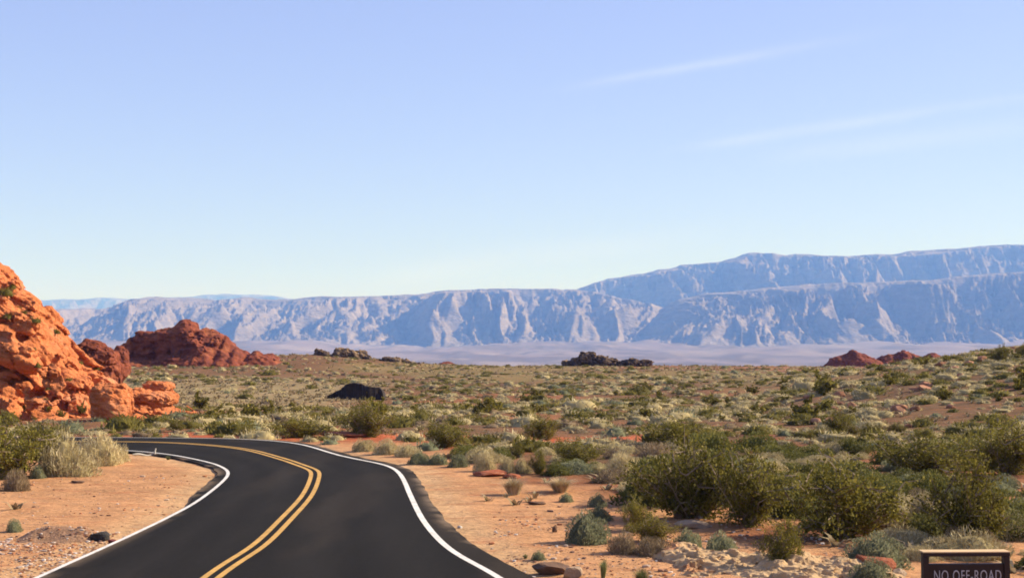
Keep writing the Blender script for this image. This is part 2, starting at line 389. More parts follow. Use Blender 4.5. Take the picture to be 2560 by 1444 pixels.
dust = np.maximum(ss(.055, .0, rw) * .8, ss(.955, 1.0, rw) * .9) * ss(.42, .60, fb2(rx_ / 1.3, ry_ / 1.3 + 9, 4)) + .08 * ss(.915, .925, rw) + .05 * ss(.56, .72, fb2(rx_ / 1.6 + 40, ry_ / 7, 4))
rt_ = rt_ * (1 - np.clip(dust, 0, 1)[:, None]) + np.array([.22, .155, .10]) * np.clip(dust, 0, 1)[:, None]
road = obj('road', mesh('road', rvv, quads=gridquads(len(rv), NR)[:, ::-1], mats=[M['asphalt']], smooth=False, tint=rt_))
tag(road, 'dark asphalt road bending away to the left', kind='structure')
RX, RY, RZ = (np.stack(rv[1:-1], 0)[:, :, k] for k in range(3))
def road_z(P):
    """height of the crowned asphalt under plan points"""
    dl = dist_to(L_, P[:, 0], P[:, 1], 1); dr = dist_to(R_, P[:, 0], P[:, 1], 1)
    w = dl / (dl + dr); return .018 + .05 * (1 - (2 * w - 1) ** 2)
def stripe(name, C, w0, w1, m, label):
    n = normals(C); a, b = C + n * w0, C + n * w1
    z0, z1 = road_z(a) + .006, road_z(b) + .006
    V = np.vstack([np.column_stack([a, z0]), np.column_stack([b, z1])])
    o = obj(name, mesh(name, V, quads=gridquads(2, len(C)), mats=[m]))
    tag(o, label, kind='structure')
stripe('road_edge_line', RIGHL, .08, -.08, M['white'], 'white painted line along the outer edge of the road bend')
stripe('road_edge_line', LEFTL, .06, -.06, M['white'], 'white painted line along the inner edge of the road bend')
stripe('road_centre_line', CENTL, .215, .075, M['yellow'], 'yellow centre line nearer the inner lane of the road')
stripe('road_centre_line', CENTL, -.075, -.215, M['yellow'], 'yellow centre line nearer the outer lane of the road')

# ------------------------------------------------------------------ mountains
def gullies(Z, X, Y, lam, amp, seed):
    """one octave of branching gullies: waves running down the local slope, blended between jittered cells"""
    gx_ = np.gradient(Z, axis=1) / np.gradient(X, axis=1); gy_ = np.gradient(Z, axis=0) / np.gradient(Y, axis=0)
    gx_ = gx_ - np.gradient(Y, axis=1) / np.gradient(X, axis=1) * gy_
    n = np.sqrt(gx_ ** 2 + gy_ ** 2) + 1e-6; sx_, sy_ = -gy_ / n, gx_ / n
    u, v = X / lam, Y / lam; ui, vi = np.floor(u), np.floor(v); acc = np.zeros_like(Z); wt = np.zeros_like(Z)
    for i in (-1, 0, 1):
        for j in (-1, 0, 1):
            ca, cb = ui + i, vi + j
            ia, ib = (ca + 31 * seed).astype(np.int64) & 255, (cb + 17 * seed).astype(np.int64) & 255
            pu, pv_ = ca + LA2[ia, ib], cb + LA2[ib, ia]
            du, dv = u - pu, v - pv_
            w = np.exp(-2.2 * (du * du + dv * dv))
            acc += w * np.cos(2 * math.pi * (du * sx_ + dv * sy_) * 1.15 + 6.28 * LA2[(ia + 91) & 255, ib]); wt += w
    c = acc / (wt + 1e-6)
    return amp * c
def mountain(name, crest, Yc, depth, foot, seed, lam, label, spur=.13, x0=-900, x1=3500, back=1500, rows=170, step=3.2, prof=None, relief=1.0, terr=1.0):
    cp = np.array(crest, float); iseed = int(seed * 10)
    prof = prof or ([0, .18, .36, .50, .70, .80, .86, .90, .955, 1.0], [0, .035, .11, .24, .53, .71, .80, .86, .985, 1])
    px = np.arange(x0, x1, step); x = (px - 1280) / F * Yc
    zc = CZ + (850 - np.interp(px, cp[:, 0], cp[:, 1])) / F * Yc
    zc = zc + (fb2(px / 40 + seed, px * 0 + seed, 4) - .5) * Yc * .0018
    T, X = np.meshgrid(np.r_[np.linspace(0, 1, rows), 1 + np.linspace(0, 1, 14)[1:] ** 1.5], x, indexing='ij')
    Y = np.where(T <= 1, Yc - depth * (1 - T), Yc + (T - 1) * back)
    Yr = Y + (fb2(X / 2500 + seed, X * 0, 2) - .5) * 600
    big = (fb2(X / (lam * 2.6) + seed * 9, Yr / (lam * 6), 3) - .5)
    w = ss(.16, .52, T) * ss(1.0, .90, T)
    Xw = X + lam * 1.05 * (fb2(X / (lam * 2.2) + seed, Yr / (lam * 3) + 3, 3) - .5) * 2
    def ridge(l, o): return 1 - np.abs(2 * v2(Xw / l + seed * o, Yr / (l * 4.5) + seed) - 1)
    r1 = ridge(lam * 1.15, 3) ** 1.2; r2 = ridge(lam * .5, 5); r3 = ridge(lam * .22, 7)
    loc = .65 + .7 * fb2(X / (lam * 2) + seed * 2, Yr / (lam * 4), 2)
    w2 = ss(.22, .50, T) * ss(.98, .74, T)
    te = np.where(T > 1, 1, np.clip(T + spur * w * big * 2 + w2 * loc * ((r1 - .45) * .31 + (r2 - .5) * .19 + (r3 - .5) * .07), 0, 1))
    span = zc[None, :] - foot
    Z = foot + span * np.interp(te, prof[0], prof[1])
    hs = np.clip(span / 420, .5, 1.6)
    for k, (f, am) in enumerate([(1.7, .05), (.85, .10), (.44, .07), (.21, .04), (.11, .022)]):
        Z = Z + gullies(Z, X, Yr, lam * f, lam * f * am * relief, iseed + k * 7) * w * hs
    Z = np.minimum(Z, foot + span * (1 - .30 * np.clip(1 - T, 0, 1)))
    ph = Z / (38 * Yc / 12000) + 1.3 * fb2(X / 900 + seed, Y / 900, 3)
    Z = Z + terr * (Yc / 12000) * 4.2 * np.sin(2 * math.pi * ph) * ss(.3, .6, T) * (T < 1)
    Z = np.where(T > 1, zc[None, :] - (T - 1) * span * .55, Z)
    o = obj(name, mesh(name, np.stack([X, Y, Z], 2).reshape(-1, 3), quads=gridquads(T.shape[0], T.shape[1]), mats=[M['mountain']], smooth=True))
    tag(o, label, kind='structure')
    return o
mountain('mountains', [(-900, 780), (0, 776), (150, 773), (335, 768), (388, 741), (480, 744), (560, 751), (610, 743), (680, 749), (760, 744), (880, 741), (1000, 738), (1080, 732), (1128, 725), (1300, 722), (1440, 723), (1520, 736), (1590, 752), (1680, 775), (1800, 790), (3500, 800)],
         12400, 3000, -95, 1.7, 360, 'long flat topped blue grey escarpment with shadowed gullies under its rim')
mountain('mountains', [(-900, 880), (1250, 880), (1480, 868), (1560, 832), (1620, 790), (1690, 752), (1760, 735), (1850, 726), (1960, 716), (2080, 708), (2200, 706), (2330, 698), (2450, 686), (2560, 679), (3500, 655)],
         11500, 2500, -85, 4.3, 400, 'lower blue mountain front at right with deep dark ravines', x0=1250)
mountain('mountains', [(-900, 860), (1300, 800), (1380, 748), (1455, 719), (1520, 697), (1600, 685), (1700, 664), (1800, 654), (1845, 640), (1872, 632), (1930, 634), (1965, 639), (1990, 634), (2050, 640), (2120, 640), (2200, 636), (2270, 630), (2330, 624), (2400, 620), (2480, 613), (2560, 611), (3500, 600)],
         14800, 2800, 40, 8.1, 470, 'tallest pale blue ridge rising behind the lower mountain front', x0=1290)
mountain('mountains', [(-900, 760), (60, 752), (180, 748), (280, 744), (340, 747), (420, 746), (480, 741), (560, 735), (620, 736), (680, 740), (760, 748), (900, 770), (3500, 800)],
         29000, 3000, -60, 2.9, 900, 'faint far pale ridge showing above the escarpment', x1=1100, step=5)

# ------------------------------------------------------------------ rock outcrops (distance fields turned into surfaces)
import openvdb
def polygonise(phi, origin, h, band=None):
    g = openvdb.FloatGrid(background=5.0)
    g.copyFromArray(np.ascontiguousarray(phi, dtype=np.float32))
    pts, quads = g.convertToQuads(0.0)
    return pts * h + np.asarray(origin), quads
def worley(x, y, z):
    xi, yi, zi = np.floor(x).astype(np.int64), np.floor(y).astype(np.int64), np.floor(z).astype(np.int64)
    f1 = np.full(x.shape, 9.0); f2 = np.full(x.shape, 9.0); idv = np.zeros(x.shape)
    for i in (-1, 0, 1):
        for j in (-1, 0, 1):
            for k in (-1, 0, 1):
                a, b, c = xi + i, yi + j, zi + k; A, B, C_ = a & 63, b & 63, c & 63
                d = (x - a - LAT[A, B, C_]) ** 2 + (y - b - LAT[B, C_, A]) ** 2 + (z - c - LAT[C_, A, B]) ** 2
                n_ = d < f1
                f2 = np.where(n_, f1, np.minimum(f2, d)); idv = np.where(n_, LAT[(A + 7) & 63, B, C_], idv); f1 = np.where(n_, d, f1)
    return np.sqrt(f1), np.sqrt(f2), idv
def rock_field(lo, hi, h, base, amp, lam, seed, strat=.0, carve=(), add=(), rough=1.0, blocks=0.0, bs=2.0, tilt=.3):
    nx, ny, nz = [int((b - a) / h) + 1 for a, b in zip(lo, hi)]
    xs = lo[0] + np.arange(nx) * h; ys = lo[1] + np.arange(ny) * h; zs = lo[2] + np.arange(nz) * h
    X2, Y2 = np.meshgrid(xs, ys, indexing='ij')
    b = base(X2, Y2)
    phi = np.clip((zs[None, None, :] - b[:, :, None]) * .62, -5, 5)
    for (cx, cy, cz, rx, ry, rz, p) in add:          # rounded blocks fused on
        q = (np.abs((X2 - cx) / rx)[:, :, None] ** p + np.abs((Y2 - cy) / ry)[:, :, None] ** p + (np.abs((zs - cz) / rz) ** p)[None, None, :]) ** (1 / p)
        d = (q - 1) * min(rx, ry, rz)
        phi = np.minimum(phi, d)
    for (cx, cy, cz, rx, ry, rz) in carve:
        q = np.sqrt(((X2 - cx) / rx)[:, :, None] ** 2 + ((Y2 - cy) / ry)[:, :, None] ** 2 + (((zs - cz) / rz) ** 2)[None, None, :])
        phi = np.maximum(phi, (1 - q) * min(rx, ry, rz))
    k = np.where(np.abs(phi) < amp * 1.6 + 3 * h)
    x, y, z = xs[k[0]], ys[k[1]], zs[k[2]]
    n = (fb3(x / lam + seed, y / lam, z / lam * 1.25, 2) - .5) * 2.0
    r = 1 - np.abs(2 * fb3(x / (lam * .45) + seed, y / (lam * .45) + 4, z / (lam * .36), 3) - 1)
    n = n * amp + (r - .75) * amp * -1.0 * rough
    n = n + (fb3(x / (lam * .16), y / (lam * .16) + seed, z / (lam * .10), 2) - .5) * amp * .55 * rough
    if strat: n = n + strat * np.sin(z * 5.2 + 2.2 * fb3(x / 3, y / 3, z / 3, 2) * 3 + x * .25)
    if blocks:
        zt = z + tilt * x
        for s_, a_ in ((1.0, 1.0), (.42, .45)):
            wx_ = (fb3(x / 2, y / 2, z / 2 + 7, 2) - .5) * .8
            f1, f2, idv = worley((x / bs + wx_) / s_ + seed, (y / bs + wx_) / s_, zt / (bs * .55) / s_)
            n = n + (idv - .5) * blocks * a_ * 1.5 + np.clip(1 - (f2 - f1) / .16, 0, 1) * blocks * a_ * .75
    phi[k] = phi[k] + n
    phi[:, :, -1] = np.maximum(phi[:, :, -1], .3)
    phi[0] = np.maximum(phi[0], .3); phi[-1] = np.maximum(phi[-1], .3); phi[:, 0] = np.maximum(phi[:, 0], .3); phi[:, -1] = np.maximum(phi[:, -1], .3)
    return polygonise(phi, lo, h)
def outcrop(name, V, q, m, label, cat, group=None, smooth=False):
    c = V.mean(0).copy(); c[2] = V[:, 2].min()
    me = mesh(name, V - c, quads=q[:, ::-1], mats=[m], smooth=smooth)
    o = obj(name, me, loc=c); tag(o, label, cat, group); return o
def zpx(py, Y): return CZ + (850 - py) / F * Y
def xpx(px, Y): return (px - 1280) / F * Y

# big red outcrop at left
YC = 106.0
sil = np.array([(-700, 520), (-300, 560), (-120, 610), (-20, 648), (12, 690), (45, 712), (60, 737), (98, 768), (108, 800), (124, 822), (132, 850), (148, 876), (160, 900), (190, 925), (230, 955), (275, 985), (315, 1010), (350, 1045), (520, 1080)], float)
sx_, sz_ = xpx(sil[:, 0], YC), zpx(sil[:, 1], YC)
def b_left(x, y):
    top = np.interp(x, sx_, sz_)
    foot = 96.5 + 2.2 * (fb2(x / 5 + 3, y * 0 + 2, 3) - .5) - .35 * np.clip(-30 - x, 0, 20) * .4
    u = (y - foot) / (YC - foot)
    k = np.interp(u, [-.4, -.05, .03, .10, .35, .42, .62, .70, 1.0, 1.6, 2.4], [-.35, -.1, .0, .24, .42, .60, .74, .90, 1.0, .85, -.3])
    return -1.2 + (top + 1.2) * k
carv = []
for (px, py, w, hh) in [(52, 946, 16, 9), (200, 975, 16, 10), (60, 838, 12, 13), (8, 905, 9, 8), (66, 1000, 9, 14), (235, 1005, 20, 11), (118, 975, 4, 11), (25, 800, 14, 6), (150, 1002, 5, 8), (90, 770, 8, 5), (160, 915, 14, 5), (262, 940, 12, 6)]:
    p = None
    d = ray(px, py)
    for Y in np.arange(94, 108, .1):
        if CZ + d[2] * Y < b_left(np.array([d[0] * Y]), np.array([Y]))[0]: p = (d[0] * Y, Y, CZ + d[2] * Y); break
    if p: carv.append((p[0], p[1], p[2], w / F * 100 * 1.1, 1.5, hh / F * 100 * 1.1))
addl = [(xpx(62, 101), 101.2, zpx(818, 101), .75, .8, .65, 4), (xpx(128, 98), 98.0, zpx(985, 98), 1.0, .9, 1.5, 3), (xpx(60, 97.5), 97.5, zpx(1000, 97.5), 1.3, .9, 1.1, 3), (xpx(20, 99), 99.5, zpx(890, 99), 1.6, 1.0, .8, 3)]
V, q = rock_field((-52, 93.5, -1.6), (-25.5, 118, 14.0), .13, b_left, .55, 4.2, 11.0, rough=.9, strat=.05, blocks=.42, bs=2.1, tilt=.45, carve=carv, add=addl)
big = outcrop('rock_outcrop', V, q, M['redrock'], 'big bright orange red sandstone outcrop with dark hollows beyond the bend', 'rock outcrop')

def blob(name, lo, hi, h, add, m, label, cat, amp=.3, lam=1.6, seed=1.0, strat=0.0, base=None, rough=1.0, group=None):
    V, q = rock_field(lo, hi, h, base or (lambda x, y: x * 0 - 50), amp, lam, seed, strat, add=add, rough=rough, blocks=amp * .7, bs=lam * .9)
    return outcrop(name, V, q, m, label, cat, group)

# boulder with the dark face at the foot of the outcrop, and the low ledges beside it
Yb = 96.0
blob('boulder', (xpx(235, Yb), Yb - 3, -1.2), (xpx(350, Yb), Yb + 3.2, 3.2), .09,
     [(xpx(283, Yb), Yb, zpx(1005, Yb), 1.25, 1.6, 1.25, 3.2), (xpx(258, Yb), Yb + .3, zpx(1012, Yb), .9, 1.2, .9, 3)],
     M['redrock'], 'round topped red boulder with one dark face at the outcrop foot', 'boulder', .16, 1.2, 3.0)
Yl = 104.0
blob('rock_ledge', (xpx(320, Yl), Yl - 3, -2), (xpx(450, Yl), Yl + 4, 2.2), .1,
     [(xpx(370, Yl), Yl, zpx(994, Yl), 1.7, 2.2, .45, 3), (xpx(405, Yl), Yl + .2, zpx(998, Yl), 1.0, 1.8, .5, 3), (xpx(345, Yl), Yl + .4, zpx(990, Yl), .8, 1.8, .6, 3)],
     M['redrock'], 'low pinkish sandstone ledge running out from the outcrop foot', 'rock', .14, 1.2, 6.0)
blob('boulder', (xpx(345, 110), 108, -2), (xpx(440, 110), 113, 2.4), .09,
     [(xpx(382, 110), 110.4, zpx(966, 110), .75, 1.0, .40, 3), (xpx(408, 110), 110.4, zpx(967, 110), .6, 1.0, .36, 3), (xpx(395, 110), 110.8, zpx(994, 110), 1.1, 1.0, .68, 3)],
     M['redrock'], 'flat cracked orange boulder lying behind the pinkish ledge', 'boulder', .12, .9, 9.0)
# knob and pinnacle behind
Yk = 150.0
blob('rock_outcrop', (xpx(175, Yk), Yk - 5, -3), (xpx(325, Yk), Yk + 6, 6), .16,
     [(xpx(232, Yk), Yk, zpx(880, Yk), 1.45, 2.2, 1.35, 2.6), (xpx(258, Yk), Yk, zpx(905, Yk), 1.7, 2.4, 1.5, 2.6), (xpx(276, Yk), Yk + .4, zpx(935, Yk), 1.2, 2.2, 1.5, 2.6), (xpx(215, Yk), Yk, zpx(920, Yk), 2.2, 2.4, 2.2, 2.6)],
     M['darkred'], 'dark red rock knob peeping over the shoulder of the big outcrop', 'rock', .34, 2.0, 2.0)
Yp = 235.0
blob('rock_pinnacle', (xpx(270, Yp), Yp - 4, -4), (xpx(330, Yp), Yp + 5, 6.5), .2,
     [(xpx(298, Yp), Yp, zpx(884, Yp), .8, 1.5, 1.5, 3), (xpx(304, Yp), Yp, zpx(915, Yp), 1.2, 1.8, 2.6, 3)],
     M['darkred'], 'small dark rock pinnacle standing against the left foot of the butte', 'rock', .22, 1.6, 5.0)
# butte
Yt = 272.0
bs = np.array([(225, 935), (285, 918), (306, 890), (318, 872), (330, 842), (345, 830), (372, 822), (405, 818), (425, 804), (452, 795), (478, 797), (505, 809), (532, 826), (556, 846), (580, 864), (612, 877), (655, 881), (690, 893), (740, 925), (800, 950)], float)
bx, bz = xpx(bs[:, 0], Yt), zpx(bs[:, 1], Yt)
def b_butte(x, y):
    top = np.interp(x, bx, bz)
    cl = ss(xpx(520, Yt), xpx(450, Yt), x)                 # talus under the cliff at the left, full slope at the right
    u = (y - (Yt - 13)) / 13.0
    k1 = np.interp(u, [-.3, 0, .3, .55, .8, 1.6, 2.6], [-.5, -.12, .20, .34, .40, .4, -.4])
    k2 = np.interp(u, [-.3, 0, .3, .6, .8, 1, 1.7, 2.6], [-.5, -.15, .22, .55, .8, 1, .9, -.4])
    rib = (fb2(x / 2.6 + 2, u * .5 + 1, 3) - .5) * 3.0 * ss(0, .3, u) * (1 - .6 * cl)
    return -1.6 + (top + 1.6) * (k1 * cl + k2 * (1 - cl)) + rib * .8
bl = []
for (px0, px1, py0, py1, yo, p) in [(324, 378, 838, 910, -3.6, 4), (345, 408, 829, 910, -4.4, 5), (396, 446, 822, 910, -5.0, 5), (428, 500, 812, 905, -5.2, 3.5), (440, 492, 796, 880, -4.0, 2.4), (484, 526, 826, 890, -4.4, 3), (312, 342, 858, 915, -3.8, 4), (470, 512, 842, 900, -6.6, 4), (500, 545, 862, 905, -7.0, 3), (530, 562, 838, 900, -4.5, 3)]:
    zc_ = (zpx(py0, Yt) + zpx(py1, Yt)) / 2
    bl.append((xpx((px0 + px1) / 2, Yt), Yt + yo + 5.5, zc_, (px1 - px0) / 2 / F * Yt, 5.5, (py1 - py0) / 2 / F * Yt, p))
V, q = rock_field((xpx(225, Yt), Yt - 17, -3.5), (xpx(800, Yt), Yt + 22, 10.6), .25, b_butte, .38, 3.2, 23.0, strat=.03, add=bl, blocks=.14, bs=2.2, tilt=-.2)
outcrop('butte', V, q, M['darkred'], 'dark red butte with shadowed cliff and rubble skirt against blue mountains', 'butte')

# crags along the knoll
def crag(name, Y, blocks, m, label, cat, h=.16, amp=.28, lam=1.5, seed=1.0, group=None):
    add = []
    for (px0, px1, py0, py1) in blocks:
        cx = xpx((px0 + px1) / 2, Y); w = (px1 - px0) / 2 / F * Y
        add.append((cx, Y + (seed * 13 + px0) % 1.7 - .8, (zpx(py0, Y) + zpx(py1, Y)) / 2, w * 1.06, w * 1.1 + .5, (py1 - py0) / 2 / F * Y, 3.4))
    xs = [b[0] for b in blocks] + [b[1] for b in blocks]; ys = [b[2] for b in blocks] + [b[3] for b in blocks]
    lo = (xpx(min(xs), Y) - 1, Y - 6, zpx(max(ys), Y) - .6); hi = (xpx(max(xs), Y) + 1, Y + 7, zpx(min(ys), Y) + .9)
    V, q = rock_field(lo, hi, h, lambda x, y: x * 0 - 90, amp, lam, seed, add=add, blocks=amp * .8, bs=lam)
    return outcrop(name, V, q, m, label, cat, group)
crag('rock_crag', 297, [(835, 874, 868, 915), (862, 886, 874, 910), (826, 850, 886, 915)], M['brownrock'], 'tallest dark brown crag on top of the scrubby knoll', 'rock crag', seed=1.0)
crag('rock_crag', 298, [(880, 900, 879, 915), (896, 916, 876, 915), (912, 928, 886, 915)], M['brownrock'], 'dark brown double crag just right of the tallest one on the knoll', 'rock crag', seed=2.3)
crag('rock_crag', 296, [(788, 808, 872, 900), (800, 824, 876, 905), (772, 795, 885, 905)], M['brownrock'], 'dark low crag at the left end of the knoll top', 'rock crag', seed=3.1)
crag('rock_crag', 296, [(958, 985, 893, 925), (980, 1004, 892, 925), (1000, 1020, 896, 925), (1016, 1034, 901, 928), (1030, 1052, 905, 930), (942, 962, 900, 925)], M['brownrock'], 'crumbling tan and brown crag on the small rise right of the knoll', 'rock crag', seed=4.4)
crag('rock_ledge', 306, [(1428, 1452, 893, 918), (1448, 1470, 881, 915), (1462, 1490, 879, 915), (1408, 1434, 902, 918), (1490, 1524, 890, 916), (1518, 1544, 895, 916), (1540, 1572, 900, 916), (1562, 1600, 897, 916), (1598, 1629, 898, 916)],
     M['brownrock'], 'row of dark capped tan rock blocks along the crest of the central rise', 'rock ledge', seed=5.2, h=.15)
# black shadowed slab
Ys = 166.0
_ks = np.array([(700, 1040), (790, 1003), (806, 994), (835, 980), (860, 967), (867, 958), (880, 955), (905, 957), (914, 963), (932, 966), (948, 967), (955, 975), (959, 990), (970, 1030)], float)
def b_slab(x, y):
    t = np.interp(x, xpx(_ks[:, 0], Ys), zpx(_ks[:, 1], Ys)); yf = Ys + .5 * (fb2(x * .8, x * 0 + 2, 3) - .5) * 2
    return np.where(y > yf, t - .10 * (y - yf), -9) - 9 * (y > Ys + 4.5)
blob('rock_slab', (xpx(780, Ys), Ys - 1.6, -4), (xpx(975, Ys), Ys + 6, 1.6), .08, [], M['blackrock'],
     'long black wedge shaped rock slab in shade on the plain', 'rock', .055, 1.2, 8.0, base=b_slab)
# small red peak and the far red domes
def dome(name, Y, pts, m, label, cat, seed, depth=9):
    p = np.array(pts, float); X, Z = xpx(p[:, 0], Y), zpx(p[:, 1], Y)
    zb = Z.min() - 7
    def b(x, y):
        t = np.interp(x, X, Z); u = (y - (Y - depth)) / depth
        k = np.interp(u, [-.2, 0, .3, .5, .8, 1, 1.6, 2.2], [-.3, .1, .5, .75, .93, 1, .9, -.2])
        return zb + (t - zb) * k + (fb2(x / 3 + seed, u + 2, 3) - .5) * 1.6 * ss(0, .4, u)
    V, q = rock_field((X.min(), Y - depth * 1.25, zb - .5), (X.max(), Y + depth * 1.9, Z.max() + 1.6), .34, b, .4, 3.6, seed, blocks=.2, bs=3.0)
    return outcrop(name, V, q, m, label, cat)
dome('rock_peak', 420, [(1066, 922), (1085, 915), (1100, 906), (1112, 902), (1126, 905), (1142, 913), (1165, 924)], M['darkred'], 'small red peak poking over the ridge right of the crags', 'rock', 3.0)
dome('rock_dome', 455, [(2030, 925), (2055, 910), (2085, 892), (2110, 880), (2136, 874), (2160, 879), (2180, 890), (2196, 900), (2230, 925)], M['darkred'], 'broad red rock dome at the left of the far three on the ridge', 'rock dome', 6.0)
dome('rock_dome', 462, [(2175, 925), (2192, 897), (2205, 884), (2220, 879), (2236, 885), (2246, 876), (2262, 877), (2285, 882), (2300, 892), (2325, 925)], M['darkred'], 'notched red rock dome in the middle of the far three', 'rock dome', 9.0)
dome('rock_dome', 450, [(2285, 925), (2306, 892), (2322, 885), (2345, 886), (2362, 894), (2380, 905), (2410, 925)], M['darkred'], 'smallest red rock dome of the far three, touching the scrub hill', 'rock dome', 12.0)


# ------------------------------------------------------------------ shrubs
def rot_frames(n, rng, dirs=None, spread=1.0):
    d = rng.normal(size=(n, 3))
    if dirs is not None: d = dirs + d * spread
    d /= np.linalg.norm(d, axis=1)[:, None] + 1e-9
    a = rng.normal(size=(n, 3)); s = np.cross(d, a); s /= np.linalg.norm(s, axis=1)[:, None] + 1e-9
    return d, s
def leaf_quads(c, ln, wd, d, s):
    """pointed leaf: one diamond per centre"""
    ln = np.asarray(ln).reshape(-1, 1); wd = np.asarray(wd).reshape(-1, 1)
    V = np.stack([c - d * ln * .5, c + s * wd * .5, c + d * ln * .5, c - s * wd * .5], 1).reshape(-1, 3)
    q = np.arange(len(c) * 4).reshape(-1, 4)
    return V, q
def stem_prisms(paths, r0, r1):
    V, Q = [], []; o = 0
    for P in paths:
        n = len(P); t = np.gradient(P, axis=0); t /= np.linalg.norm(t, axis=1)[:, None] + 1e-9
        a = np.cross(t, [.3, .9, .2]); a /= np.linalg.norm(a, axis=1)[:, None] + 1e-9; b = np.cross(t, a)
        rr = np.linspace(r0, r1, n)[:, None]
        ring = [P + rr * (math.cos(f) * a + math.sin(f) * b) for f in (0, 2.094, 4.189)]
        V.append(np.stack(ring, 1).reshape(-1, 3))
        for i in range(n - 1):
            for k in range(3):
                Q.append([o + i * 3 + k, o + i * 3 + (k + 1) % 3, o + (i + 1) * 3 + (k + 1) % 3, o + (i + 1) * 3 + k])
        o += n * 3
    return np.vstack(V), np.array(Q)
def tints(n, base, rng, v=.28, alt=None, pa=.15):
    c = np.asarray(base)[None] * (1 + v * (rng.random((n, 1)) * 2 - 1))
    if alt is not None:
        k = rng.random(n) < pa; c[k] = np.asarray(alt)[None] * (1 + v * (rng.random((k.sum(), 1)) * 2 - 1))
    return c
def creosote(seed, nb=26, nl=5200, ls=.085, w=1.0, h=1.0, open_=1.0):
    """many thin stems fanning from the root, small leaves gathered on the outer twigs; unit: 1 m radius, 1 m high"""
    rng = np.random.default_rng(seed); stems, cen, dirs = [], [], []
    for i in range(nb):
        az = rng.random() * 2 * math.pi; tilt = rng.random() ** .65
        rad = tilt * (.72 + .38 * rng.random()); top = (1.0 - .55 * tilt ** 1.6) * (.72 + .36 * rng.random())
        p0 = np.array([rng.normal() * .05, rng.normal() * .05, -.05]); p2 = np.array([math.cos(az) * rad, math.sin(az) * rad, top])
        p1 = p0 * .55 + p2 * .45; p1[2] = p2[2] * .30 + .05; p1[:2] += rng.normal(size=2) * .08
        t = np.linspace(0, 1, 8)[:, None]; P = (1 - t) ** 2 * p0 + 2 * t * (1 - t) * p1 + t * t * p2
        stems.append(P)
        for j in range(7):
            k = 2 + rng.integers(0, 6); k = min(k, 7); e = P[k] + rng.normal(size=3) * np.array([.17, .17, .12]) + np.array([math.cos(az) * .06, math.sin(az) * .06, .07])
            m = (P[k] + e) / 2 + rng.normal(size=3) * .03
            stems.append(np.stack([P[k], m, e]))
            n = max(3, int(nl / (nb * 7) * rng.uniform(.45, 1.6)))
            f = rng.random((n, 1)) ** .7
            c = P[k] * (1 - f) + e * f + rng.normal(size=(n, 3)) * np.array([.060, .060, .052])
            cen.append(c); dirs.append(np.repeat(((e - P[k]) / (np.linalg.norm(e - P[k]) + 1e-6))[None], n, 0))
    c = np.vstack(cen); dr = np.vstack(dirs); c[:, 2] = np.maximum(c[:, 2], .03)
    c *= np.array([w, w, h])
    rng2 = np.random.default_rng(seed + 1)
    d, s = rot_frames(len(c), rng2, dr, .9)
    z = ls * rng2.uniform(.6, 1.4, len(c))
    V, q = leaf_quads(c, z * 1.3, z * .75, d, s)
    t = np.repeat(tints(len(c), (.20, .170, .030), rng2, .40, (.34, .28, .06), .20), 4, 0)
    sv, sq = stem_prisms([p * np.array([w, w, h]) for p in stems], .015, .004)
    return (V, q, t), (sv, sq)
def mound(seed, n, ln, wd, base, alt, flat=.62, core=.80, lump=.35, up=.6, spread=.55, pa=.2, core_c=None):
    """rounded mound of twigs: an inner lumpy body with twig blades standing off it"""
    rng = np.random.default_rng(seed)
    u = rng.normal(size=(n, 3)); u[:, 2] = np.abs(u[:, 2]) * .9; u /= np.linalg.norm(u, axis=1)[:, None]
    lum = 1 - lump + 2 * lump * v3(u[:, 0] * 1.8 + seed * 3.1, u[:, 1] * 1.8 + 7, u[:, 2] * 1.8 + 3)
    r = lum * (1 - .42 * rng.random(n) ** 2.2)
    c = u * r[:, None] * np.array([1, 1, flat])
    dd = u * np.array([1, 1, 1.0]) + np.array([0, 0, up])
    d, s = rot_frames(n, rng, dd / np.linalg.norm(dd, axis=1)[:, None], spread)
    k = rng.uniform(.6, 1.4, n)
    V, q = leaf_quads(c, ln * k, wd * k, d, s)
    t = np.repeat(tints(n, base, rng, .30, alt, pa), 4, 0)
    # lumpy body
    nu, nv = 14, 6
    az = np.linspace(0, 2 * math.pi, nu, endpoint=False); el = np.linspace(-.05, math.pi / 2, nv)
    A, E = np.meshgrid(az, el)
    cu = np.stack([np.cos(A) * np.cos(E), np.sin(A) * np.cos(E), np.sin(E)], 2).reshape(-1, 3)
    cl = 1 - lump + 2 * lump * v3(cu[:, 0] * 1.8 + seed * 3.1, cu[:, 1] * 1.8 + 7, cu[:, 2] * 1.8 + 3)
    cv = cu * (cl * core)[:, None] * np.array([1, 1, flat]); cv[:, 2] -= .03
    cq = []
    for i in range(nv - 1):
        for j in range(nu): cq.append([i * nu + j, i * nu + (j + 1) % nu, (i + 1) * nu + (j + 1) % nu, (i + 1) * nu + j])
    ct = np.tile(np.asarray(core_c if core_c is not None else np.asarray(base) * .8)[None], (len(cv), 1)) * (1 + .3 * (rng.random((len(cv), 1)) - .5))
    return np.vstack([V, cv]), np.vstack([q, np.array(cq) + len(V)]), np.vstack([t, ct])
